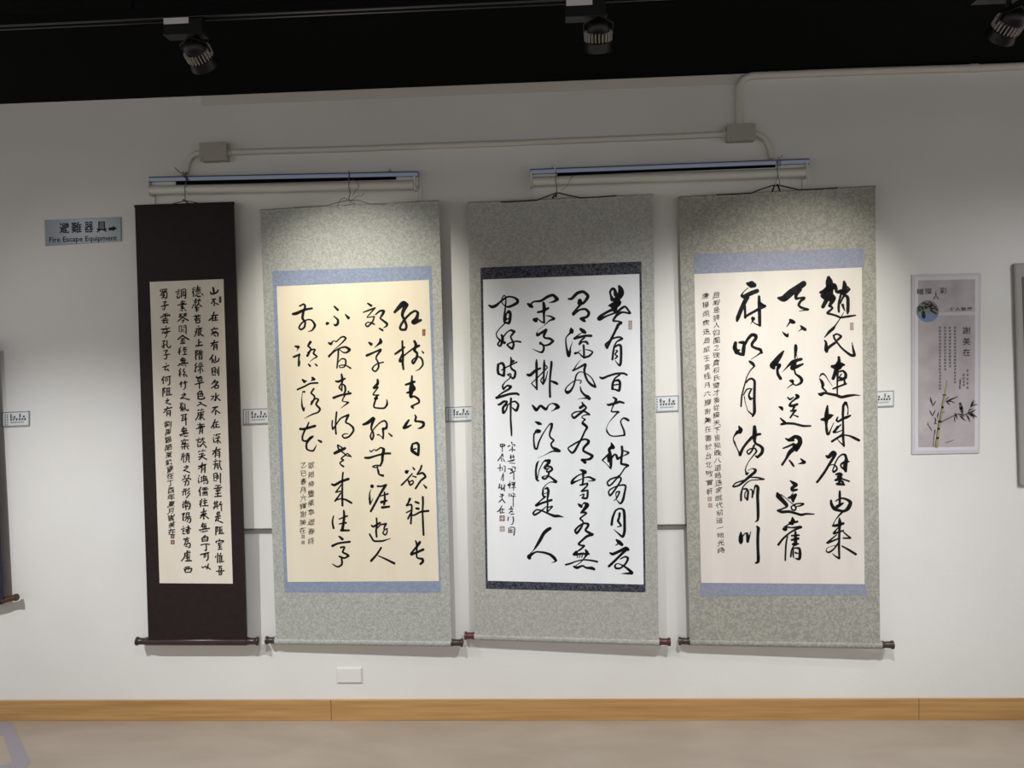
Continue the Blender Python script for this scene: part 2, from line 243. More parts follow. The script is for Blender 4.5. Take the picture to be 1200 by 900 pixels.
INK3 = {
'first': """@695,325,11.25
345,120,40 365,160,70 368,210,84 345,260,70 300,290,60;255,290,60 235,240,30 225,190,30 255,150,36 285,165,40 300,230,60;280,300,60 340,330,70 300,370,80;210,375,24 260,355,50 350,330,40;225,370,30 280,410,60 290,440,60;300,410,50 200,450,36 100,510,40 80,545,60;90,550,50 180,510,26 300,465,26;310,460,30 350,430,34 390,398,34 430,390,28 490,470,30;480,475,30 400,460,26 350,470,40 310,500,40;310,500,36 265,570,30 330,580,24 370,600,40 340,620,36 310,680,34
@695,375,11.25
330,60,36 290,150,34 250,230,34 210,310,36 185,370,30;185,365,34 165,325,30 200,290,26 260,245,24 340,225,26 385,245,30 350,265,30 310,290,20 280,350,26 265,430,30 255,520,30;285,360,20 330,330,30 365,345,36 370,450,36 365,560,36 350,600,30 310,560,14 290,530,8;300,400,16 320,410,24 290,450,20 320,480,24 290,510,20
@695,430,11.25
90,135,20 125,150,34 200,120,30 300,90,30 400,85,30 445,105,28;350,105,24 290,150,24 260,220,34 255,290,36;275,190,20 330,175,36 355,210,36 345,310,36 300,300,24 255,290,24;270,240,20 330,230,20
265,400,20 305,430,36 280,480,30;190,495,24 215,500,34 300,475,36 350,460,34 405,475,26;270,500,24 250,550,16 245,590,22 330,590,24 345,600,16;330,595,24 280,650,18 220,720,10 180,790,8 178,815,12
@695,480,11.25
+178,250,12 185,290,24 220,335,20 280,352,18 400,340,24 415,330,30 405,270,26 375,200,22 365,150,20 400,112,20 430,120,34 465,140,36
240,440,20 255,480,50 265,500,50;240,500,50 210,525,36 220,560,40 230,640,50 235,720,40 235,780,20;225,770,20 180,720,10 125,670,16;125,665,24 180,610,24 220,570,20;200,600,40 205,680,36;240,640,34 285,590,24 310,610,34 325,650,34 370,615,20;380,490,36 385,560,34 375,640,32 370,710,32;400,540,16 470,570,26 400,610,14;370,715,30 440,730,36 465,740,26 420,770,20 380,830,20 330,900,24
@695,535,11.25
340,250,20 310,290,24 250,360,24 205,385,24 190,340,24 230,300,24 300,275,24 350,270,24 370,300,26 340,360,24 280,450,26 225,515,28 205,465,22 240,425,20 330,385,20 400,375,26 430,390,26 415,480,30 395,570,36 360,620,26 310,570,12;270,585,8 310,550,20 345,480,24 345,460,20 310,470,20 300,500,14 310,550,14
245,890,34 260,800,32 300,710,26 360,685,24 405,710,36 415,800,40
@695,600,11.25
+260,70,30 245,170,30;415,60,40 415,100,38 415,250,40 390,325,36 330,280,22 275,230,8;350,20,36 345,70,30 330,120,34 370,180,24 320,195,14
310,370,30 345,400,56 380,430,44;320,425,20 290,445,6;225,540,24 260,555,40 340,520,40 430,475,40 460,495,44;440,490,46 370,560,36 290,640,34 210,715,36;360,620,16 420,590,24 460,610,34 430,680,28 360,740,26 300,740,30 290,700,24 330,680,14 400,710,24 470,760,36 510,800,46;510,810,36 440,810,26 370,812,6""",
'second': """@655,325,11.25
125,285,24 170,280,40 240,210,44 320,190,40 380,240,44 370,280,44 320,340,36 270,340,60;275,310,60 278,318,60;300,340,40 240,410,30 190,480,46;190,490,36 270,430,28 350,420,34 395,470,40 370,520,36 300,540,36;290,545,40 330,570,44 345,580,24
@655,370,11.25
160,165,24 165,195,60 170,215,50;150,225,30 100,280,16 90,330,20 100,420,26 120,500,44 130,530,40 145,480,34 150,430,20 180,340,6;285,175,36 320,205,56 345,220,40;290,230,14 220,280,20;205,300,36 260,285,36 350,265,34 425,265,36;335,290,26 290,330,24 270,375,30;280,370,24 310,345,20 360,345,34 380,370,30;325,390,30 330,470,28 330,550,30;215,495,36 260,490,16 300,530,22 330,555,24;230,490,14 290,455,8;350,445,12 400,455,18 445,480,22 400,530,30 340,550,30;290,580,6 240,640,12 190,720,22
@655,420,11.25
185,160,26 250,130,24 340,80,34 350,90,34 335,150,32 345,220,30 380,300,30 430,350,36 480,375,34;480,360,24 440,270,16 390,220,16 330,185,12 270,180,16 230,220,22 210,300,24 190,370,24 150,430,36 110,450,46 85,420,24 110,370,16 180,310,14 240,285,14 295,295,16 280,330,16;280,370,14 295,430,28 330,475,30 380,510,50 400,530,46;380,525,24 320,525,14 250,535,5
305,580,20 320,620,36 280,650,40;320,610,36 360,650,24 320,690,36 260,740,32 200,785,34 170,745,22 210,710,22 290,695,18 350,705,26 400,740,30;400,735,24 330,750,14 300,775,14 345,805,24;345,805,24 310,840,20 310,860,26 350,890,30
@655,480,11.25
310,170,26 340,200,36 370,235,36 340,290,26 300,380,28 260,450,30 210,540,34 170,570,30 120,510,20 190,460,24 260,420,24 340,390,26 390,410,36 385,440,40 330,500,34 325,545,34 390,580,34 440,610,40 410,650,36 350,660,30 305,665,40;310,665,40 345,695,44
@655,540,11.25
275,120,14 310,130,40 340,150,60;320,150,34 320,240,30 310,320,26;310,170,20 250,195,20 185,250,32 170,290,40;170,295,40 240,265,20 300,240,14;340,220,14 400,215,26 470,250,34;460,260,20 380,270,8;280,320,24 330,310,24 375,300,26 370,330,24 300,400,26;300,405,22 370,390,24 380,400,28 370,490,30 310,490,30;275,460,12 330,440,20 310,490,20
255,570,20 280,590,44 300,610,30;300,600,14 330,555,20 370,580,60 350,620,50 290,685,24;290,685,24 340,680,30 360,695,24 280,760,24 310,790,24 325,830,20
@655,600,11.25
+320,150,20 290,210,30 235,280,34 215,240,30 260,190,28 330,150,26 385,160,34 380,190,34 350,240,30 400,275,36 445,295,34;440,300,34 370,320,36 310,370,30 260,420,30 290,440,26 335,445,26 300,480,26 260,510,26
190,555,24 230,530,44;200,560,40 240,560,30 300,550,30 395,555,26;240,520,24 245,600,14;290,540,14 270,600,14;350,500,24 370,540,50 340,600,20 290,660,14 220,710,10;320,540,20 300,600,14;90,695,26 150,680,26 230,650,18 330,630,20 430,640,26 505,655,28;200,720,30 240,735,40 310,710,26 360,735,28 430,740,44 465,755,34""",
'third': """@608,325,11.25
120,350,30 155,375,56 175,390,36;150,360,24 200,320,24 290,310,34 380,255,40 450,235,40 500,280,50;510,290,44 460,320,30 400,335,8;325,335,36 335,400,50 330,480,34 335,600,28;250,460,28 320,445,36 390,405,30;200,560,40 230,575,40 240,540,16 290,580,20 335,600,24;195,550,24 240,535,14;360,505,12 420,515,24 465,545,36;460,550,36 400,575,20 330,640,8;240,720,5 280,675,5 320,650,6
@608,380,11.25
240,115,24 245,145,36 300,110,36 360,75,40;355,85,44 330,150,34 345,180,28 410,190,34 450,220,36;450,225,36 400,265,30 340,280,24 300,260,30 285,245,36 280,260,24;320,270,26 330,320,30 310,365,32 270,365,20 180,325,6
235,465,16 233,520,36 235,600,34 235,720,32 238,860,24;115,665,34 150,670,44 220,610,36 285,580,26;235,850,24 165,780,14;165,780,14 230,720,16 330,620,18;335,475,18 335,540,36 330,650,26 325,780,26;350,540,16 375,570,18 340,610,18;320,790,24 290,740,18 330,680,18;325,780,26 355,720,20 380,620,10;430,495,30 430,530,34 420,620,30 410,740,28 408,860,30
@608,440,11.25
+408,185,30 412,280,32;430,75,24 480,95,40 505,110,34
180,395,24 215,440,44 235,455,40 285,400,34 330,430,40 360,445,36 395,390,16 440,368,16 490,385,40 520,415,50;510,420,50 470,450,20 425,475,5
215,610,16 260,630,46 290,640,30;245,735,60 270,735,50;225,735,30 205,775,18;380,675,14 410,640,20 435,640,36 430,690,34
@608,500,11.25
+200,90,20 197,180,22 210,280,30 240,290,26 265,200,24 320,90,18 380,0,14;430,15,34 405,100,24 420,145,24 460,180,26 425,225,24 440,270,28 490,300,50 535,320,40;520,325,30 440,325,20 350,370,8 250,415,4
265,450,10 240,490,30 225,580,28 235,690,34 260,715,20;250,680,10 270,570,14 320,470,16 355,440,20;350,450,30 400,450,50;400,470,40 340,540,36;360,520,24 420,530,30 440,565,30 400,595,30 365,590,20 380,555,24;345,560,20 400,550,14;400,600,26 380,660,28 340,690,28 310,670,26 350,650,14 400,655,24 450,690,30 490,725,40;490,735,26 420,730,14 360,765,12 320,820,18 315,890,30
@608,550,11.25
320,270,20 318,340,30 340,370,24;345,260,20 375,245,30 390,290,36 380,370,30;340,320,14 370,310,14;350,360,24 280,420,20 230,470,30;230,475,40 320,440,30 430,405,34;378,380,24 380,460,26 375,550,26;390,500,16 440,490,24 410,530,18 380,560,20;360,490,12 280,560,24 210,600,30 190,575,26 230,535,22 290,540,22 380,580,26 470,615,40 520,615,36 590,630,8
@608,600,11.25
415,215,40 380,235,50 330,280,46 280,370,46 235,445,34 190,510,12 150,545,10;140,605,50 135,585,54 190,545,30 240,525,24 330,535,30 410,560,36 460,600,44 490,640,36;475,655,20 430,670,5""",
'fourth': """@562,325,11.25
125,370,24 165,390,44 220,370,40 270,325,26 330,280,26 380,255,24 450,265,26 500,300,40 490,340,40 400,385,34 350,385,22 310,355,14 290,320,18 300,270,16 325,240,16 345,265,18 345,340,20 335,440,24 325,540,34 330,590,34;345,560,30 350,490,20 385,450,40 405,480,40 400,560,40 385,605,36 340,595,30;350,550,24 390,545,16;340,600,20 270,670,14 225,730,16 222,760,17
@562,375,11.25
222,200,17 230,225,18 270,265,30 330,300,40;290,200,30 305,240,40 290,310,34 270,345,26 240,320,24 270,270,24;300,235,24 370,155,18 420,130,24;420,135,30 455,155,44;440,180,30 410,220,24 430,270,26 450,320,30 430,380,34 380,345,26 365,325,24 420,295,20 490,280,24 540,290,26
245,590,36 240,660,36 250,710,34;255,580,24 300,570,36 325,620,36 320,735,36;250,710,30 310,735,30;290,660,16 340,630,18 400,600,20 490,555,22;410,490,16 420,540,34 410,610,24 430,650,30 470,680,30 465,740,34 440,770,30 390,735,18 370,720,20 405,710,20 415,740,16 390,775,16;450,540,30 430,555,30
@562,435,11.25
390,100,16 340,140,14 305,190,24 315,235,30 340,210,24 370,190,26 410,205,40 380,240,30 310,280,24 250,320,20;225,350,40 300,330,36 400,300,34 490,295,34 515,310,30;245,440,24 270,435,34 320,400,34 360,400,24 350,430,36 310,480,34 310,540,36 320,555,24 350,510,24 370,450,18;415,360,30 410,440,30 410,560,26 410,640,26 418,760,28 422,850,20;360,455,16 420,410,20 470,400,26 510,440,30 500,490,36 480,520,34 430,480,14""",
'note': """@570,510,15
445,130,30 447,136,26;380,200,20 410,185,24;450,165,16 500,170,20 490,195,12;455,200,20 455,290,18;400,270,16 450,240,16;480,255,26 500,260,20
430,350,24 430,420,20;470,350,20 480,400,20;410,390,16 490,380,16;380,460,16 460,445,30 490,430,24;410,490,14 500,495,16
380,590,14 420,590,20 440,620,24;450,555,14 510,565,20 500,600,20;420,670,26 510,630,16;450,590,20 460,640,20;480,640,16 482,780,20
410,810,14 412,815,14;370,870,14 430,850,14;405,840,20 405,900,20;440,830,16 500,830,16 490,870,20;450,870,14 480,870,14
@570,565,12.87
+330,50,20 370,40,14;350,20,14 350,90,18;390,30,18 430,20,16;400,60,14 430,55,14;380,85,12 440,80,12;410,10,12 410,120,14
@570,510,15
245,165,20 250,200,20;250,160,18 310,160,20 320,185,24 260,205,20;280,160,16 280,290,16
280,330,24 260,370,20 200,450,20;290,340,18 290,380,16;260,400,14 270,460,16;280,400,12 320,460,18
240,510,16 240,630,18;200,580,16 260,570,16;280,560,14 285,620,14;300,540,12 330,550,16 325,640,20
300,660,12 280,720,16 255,790,12;300,690,16 295,800,20
@570,565,12.87
345,175,14 345,215,16;370,180,14 380,210,16;400,165,14 430,190,18;365,210,12 435,215,14;405,200,14 405,370,14
375,370,20 370,410,20;340,410,14 400,400,16;395,420,12 340,470,14;365,440,18 400,450,14;370,485,16 415,480,16
330,525,14 325,580,18;360,525,12 362,530,12;400,520,16 410,570,20 395,630,14 370,640,10
340,690,16 335,760,14;360,680,14 420,685,16 425,740,18 415,800,20;370,700,12 370,760,14;400,720,12 350,730,12;345,760,14 400,750,12
200,30,20 190,90,18;180,90,14 230,80,14;230,40,16 225,110,18;270,30,12 270,130,20;240,110,20 285,50,12
215,180,16 218,190,14;250,180,14 246,190,14;200,220,12 260,200,14;235,180,18 235,250,16;190,300,18 235,260,18;235,255,16 280,310,18
235,355,14 200,420,18 165,445,16;205,400,14 210,470,16;240,400,14 240,460,16;210,410,12 270,410,14;220,465,14 270,460,14""",
}
INK2 = {
'first': """@455,340,11.25
85,290,36 150,220,60 200,180,80 235,190,60;240,195,60 200,270,50 185,330,40 215,400,36 240,470,34 225,520,34 170,520,34 155,490,32 190,420,34 230,370,32 290,310,32 350,275,32 390,300,36 370,380,56 335,420,70;345,425,66 430,395,34
@455,390,11.25
185,110,26 188,200,30 195,300,30 190,400,34 200,480,28;90,280,26 140,245,34 215,190,24;190,270,20 150,360,30 160,380,26 200,330,20;210,300,20 270,250,22 340,200,24;345,110,34 365,160,40 345,230,40 380,270,34 370,340,34 330,405,28 315,375,28 340,340,18 400,315,22 445,350,28 455,420,26 410,480,18 360,500,8;360,190,40 405,170,34;445,240,14 462,265,26
312,570,24 310,640,34 305,740,70 295,840,36;230,685,28 290,665,34 345,645,34;325,690,30 345,740,40 290,780,40 245,790,24
@455,440,11.25
+290,230,34 295,285,34 340,275,28 395,310,32 405,355,28 340,390,26 310,410,36 330,430,24
270,590,28 235,640,40 210,690,44;205,690,40 250,680,34 300,655,20;350,520,18 365,550,30 355,600,30 400,605,28 460,620,40 465,660,36 430,690,30 385,700,8
@455,500,11.25
320,225,24 310,270,36 315,320,44 370,360,40 395,380,24;330,225,24 375,215,34 400,240,34 400,300,36 395,370,36;330,300,24 365,290,20
240,595,50 242,598,50;270,580,14 240,600,40;325,540,20 345,565,26;315,620,20 250,695,24 175,770,26;320,650,16 365,665,24;265,710,24 290,770,26 330,740,20 320,710,20 275,730,18;440,515,26 420,570,26 380,630,20 450,610,30 490,660,32 430,710,28 360,815,26;465,765,14 500,805,32
@455,550,11.25
285,390,36 265,440,26 240,475,24;240,480,20 300,465,26 310,500,26 305,600,26 298,715,26;240,570,20 310,535,20;300,570,24 260,650,26;360,430,30 400,445,30;370,515,30 400,520,34;310,600,20 340,605,24 430,560,28 530,548,30;455,365,30 458,450,28 452,560,26 458,700,28 465,865,28
@455,600,11.25
360,380,20 375,420,28 376,500,24 375,590,24 400,610,26 450,620,34 455,655,36 425,685,32;415,400,40 390,440,34 330,510,26 300,550,30;305,560,36 380,530,32 460,495,36""",
'second': """@415,340,11.25
180,175,24 225,205,34;120,293,16 180,270,24 275,235,24;270,240,22 210,310,18 170,360,14 240,350,16 265,350,20 240,420,24 180,480,24 150,455,20 175,425,16 220,430,20 265,450,24;285,320,20 340,275,28 390,275,36 380,310,36 345,370,24 380,400,28 430,440,36 430,470,26 390,495,14;335,505,24 375,530,30
@415,390,11.25
195,130,26 225,150,44;345,85,30 350,120,50 320,150,30 270,195,8;165,300,34 200,285,34 280,250,26 350,220,30;350,235,30 300,300,24 290,340,22 320,400,26 320,460,26 280,510,22 240,480,24 260,440,20 310,405,20 385,388,20
310,620,30 310,670,40 260,725,36;265,730,30 315,715,20;315,720,20 250,815,20 325,820,20;310,825,24 280,870,40;280,850,14 300,860,30
@415,450,11.25
+270,190,24 300,190,36;285,200,26 260,280,26 270,310,22 340,320,24 400,315,26 435,265,30 430,205,12
120,535,30 180,510,46 250,455,50;260,460,44 235,530,34 225,590,26 250,640,26 255,690,26 235,735,24 215,690,24 230,640,18 270,580,18 340,510,20 400,485,26 430,520,28 425,580,34 380,590,36;380,590,36 385,660,26 380,715,30;310,670,24 330,670,16 370,705,12;455,650,16 495,685,28
@415,520,11.25
205,90,14 225,105,20 265,75,12 290,90,20 350,50,20;350,50,16 390,75,40 375,150,40 370,230,34 345,290,26;145,185,30 200,185,34 300,155,26 400,130,30 475,128,30;345,290,24 290,285,20 245,300,20 280,315,16 320,295,14;305,310,20 320,370,30 330,405,24 380,420,34
235,560,50 237,562,50;225,600,8 205,650,16 205,730,30 210,790,26;210,800,20 250,720,8;310,560,28 360,560,24 420,545,34;410,555,40 340,670,30 270,800,30 220,890,30;350,690,16 445,660,26;400,640,24 405,740,30 395,800,30;360,770,40 430,750,24;370,840,36 460,830,30
@415,590,11.25
295,195,24 300,280,26 290,360,28 297,440,26;230,290,22 255,305,30 340,255,30;300,330,18 350,280,20 380,275,24 420,265,24;420,270,30 400,310,24 395,345,18 440,330,16;430,340,18 435,380,18 410,415,22 380,390,20 400,350,18;205,405,24 230,450,26 265,495,26 370,495,26 420,480,18 480,462,8
355,585,28 300,670,28 225,755,34;320,690,16 420,735,26 530,790,32""",
'third': """@370,340,11.25
245,215,24 290,260,34;390,320,16 430,365,44;240,345,18 290,390,30 290,440,36 260,465,32 235,445,10;150,440,44 165,435,30
170,695,24 200,710,36 220,680,20 245,665,12 270,680,18 330,625,20 370,615,26 395,640,26 330,710,18 240,790,10 190,850,18 175,875,30;175,870,30 240,810,24 320,765,22 390,750,28 445,785,40 410,820,26 360,820,18 310,780,12
@370,400,11.25
+300,100,24 295,200,24 280,350,22;300,270,14 340,230,18 390,240,24 395,300,24 370,340,18 320,345,14 310,320,14 390,315,18 460,355,24
340,435,26 350,500,36 345,560,24 345,655,18;265,525,24 300,530,34 385,492,26;330,560,14 310,610,24 340,645,16;350,560,14 385,590,28 390,650,28 370,700,24;235,745,36 330,710,30 460,685,30;430,660,24 432,668,20;385,710,20 350,780,18 380,795,14 430,805,24 400,830,20 330,880,6
@370,460,11.25
275,260,26 265,360,24 260,460,24 268,545,26;220,370,20 215,430,20 225,485,24;225,485,24 270,420,20 330,340,22 430,295,30;430,300,34 395,390,26 440,415,24 490,460,30 495,510,28 440,580,26 380,600,24 350,570,20 380,545,16 425,545,10
290,695,24 300,740,24 330,770,20;295,690,14 350,730,20;250,800,40 310,770,44 385,735,36
@370,520,11.25
+340,100,20 400,150,20;465,170,20 420,130,18 390,150,20 335,195,20 365,215,24 320,250,20 330,275,20 365,300,28;400,155,16 465,170,16
360,380,24 352,460,24 350,600,26 350,700,28 352,815,30;215,535,28 250,545,36 330,500,36 430,465,36;335,540,18 265,640,22;265,640,18 330,625,20;330,650,20 255,755,26;260,745,24 330,725,20 400,740,28 470,780,30
@370,590,11.25
235,165,18 220,240,24 235,325,30;370,95,26 375,170,34 365,260,36 350,350,40;310,205,18 415,165,26;310,270,18 400,255,26;335,355,34 440,355,26
310,435,24 350,470,40;220,560,36 300,525,28 450,505,30;330,580,28 380,575,24 355,640,26 400,665,28 430,690,32 380,720,24 330,705,26 315,700,30;340,710,26 345,800,28 290,835,24 220,800,14""",
'fourth': """@330,340,11.25
240,210,24 290,185,26 310,210,30 300,260,34;150,315,36 200,305,44 300,260,36 400,240,28;290,270,34 275,370,34 310,420,28 300,490,28 255,520,26 230,490,24 270,430,24 340,390,20 400,400,24 440,465,34 400,530,22 350,545,10
180,740,24 220,750,44;220,765,16 200,800,8
@330,400,11.25
+160,205,30 225,180,28;235,170,26 225,250,24 225,325,24;235,310,20 245,250,6;380,10,40 350,60,28 385,100,24 340,190,34;345,150,20 400,110,22 440,110,24 420,160,26 465,200,24 420,230,14 370,270,6;355,300,20 375,325,30;445,300,20 465,320,26
275,505,24 300,530,44;330,520,14 310,530,24;405,480,30 425,500,44;390,520,14 410,505,24;210,635,26 300,595,24 380,555,24 475,548,26;275,665,16 300,665,30;275,680,8 265,760,12 270,850,26 290,910,30;305,870,10 290,910,26;425,625,26 390,680,24 430,720,26 430,760,26 390,830,28;390,800,20 450,755,22 485,770,26 455,830,28 505,890,30 480,935,24 400,965,20 300,1015,6
@330,460,11.25
360,395,18 335,450,24 300,510,26 275,580,26 280,630,26 330,640,28 380,600,40 410,580,30;245,480,34 300,480,34 440,440,36;370,610,36 330,670,28 330,740,28 370,765,22 420,765,26 460,690,8;485,630,24 520,650,34""",
}
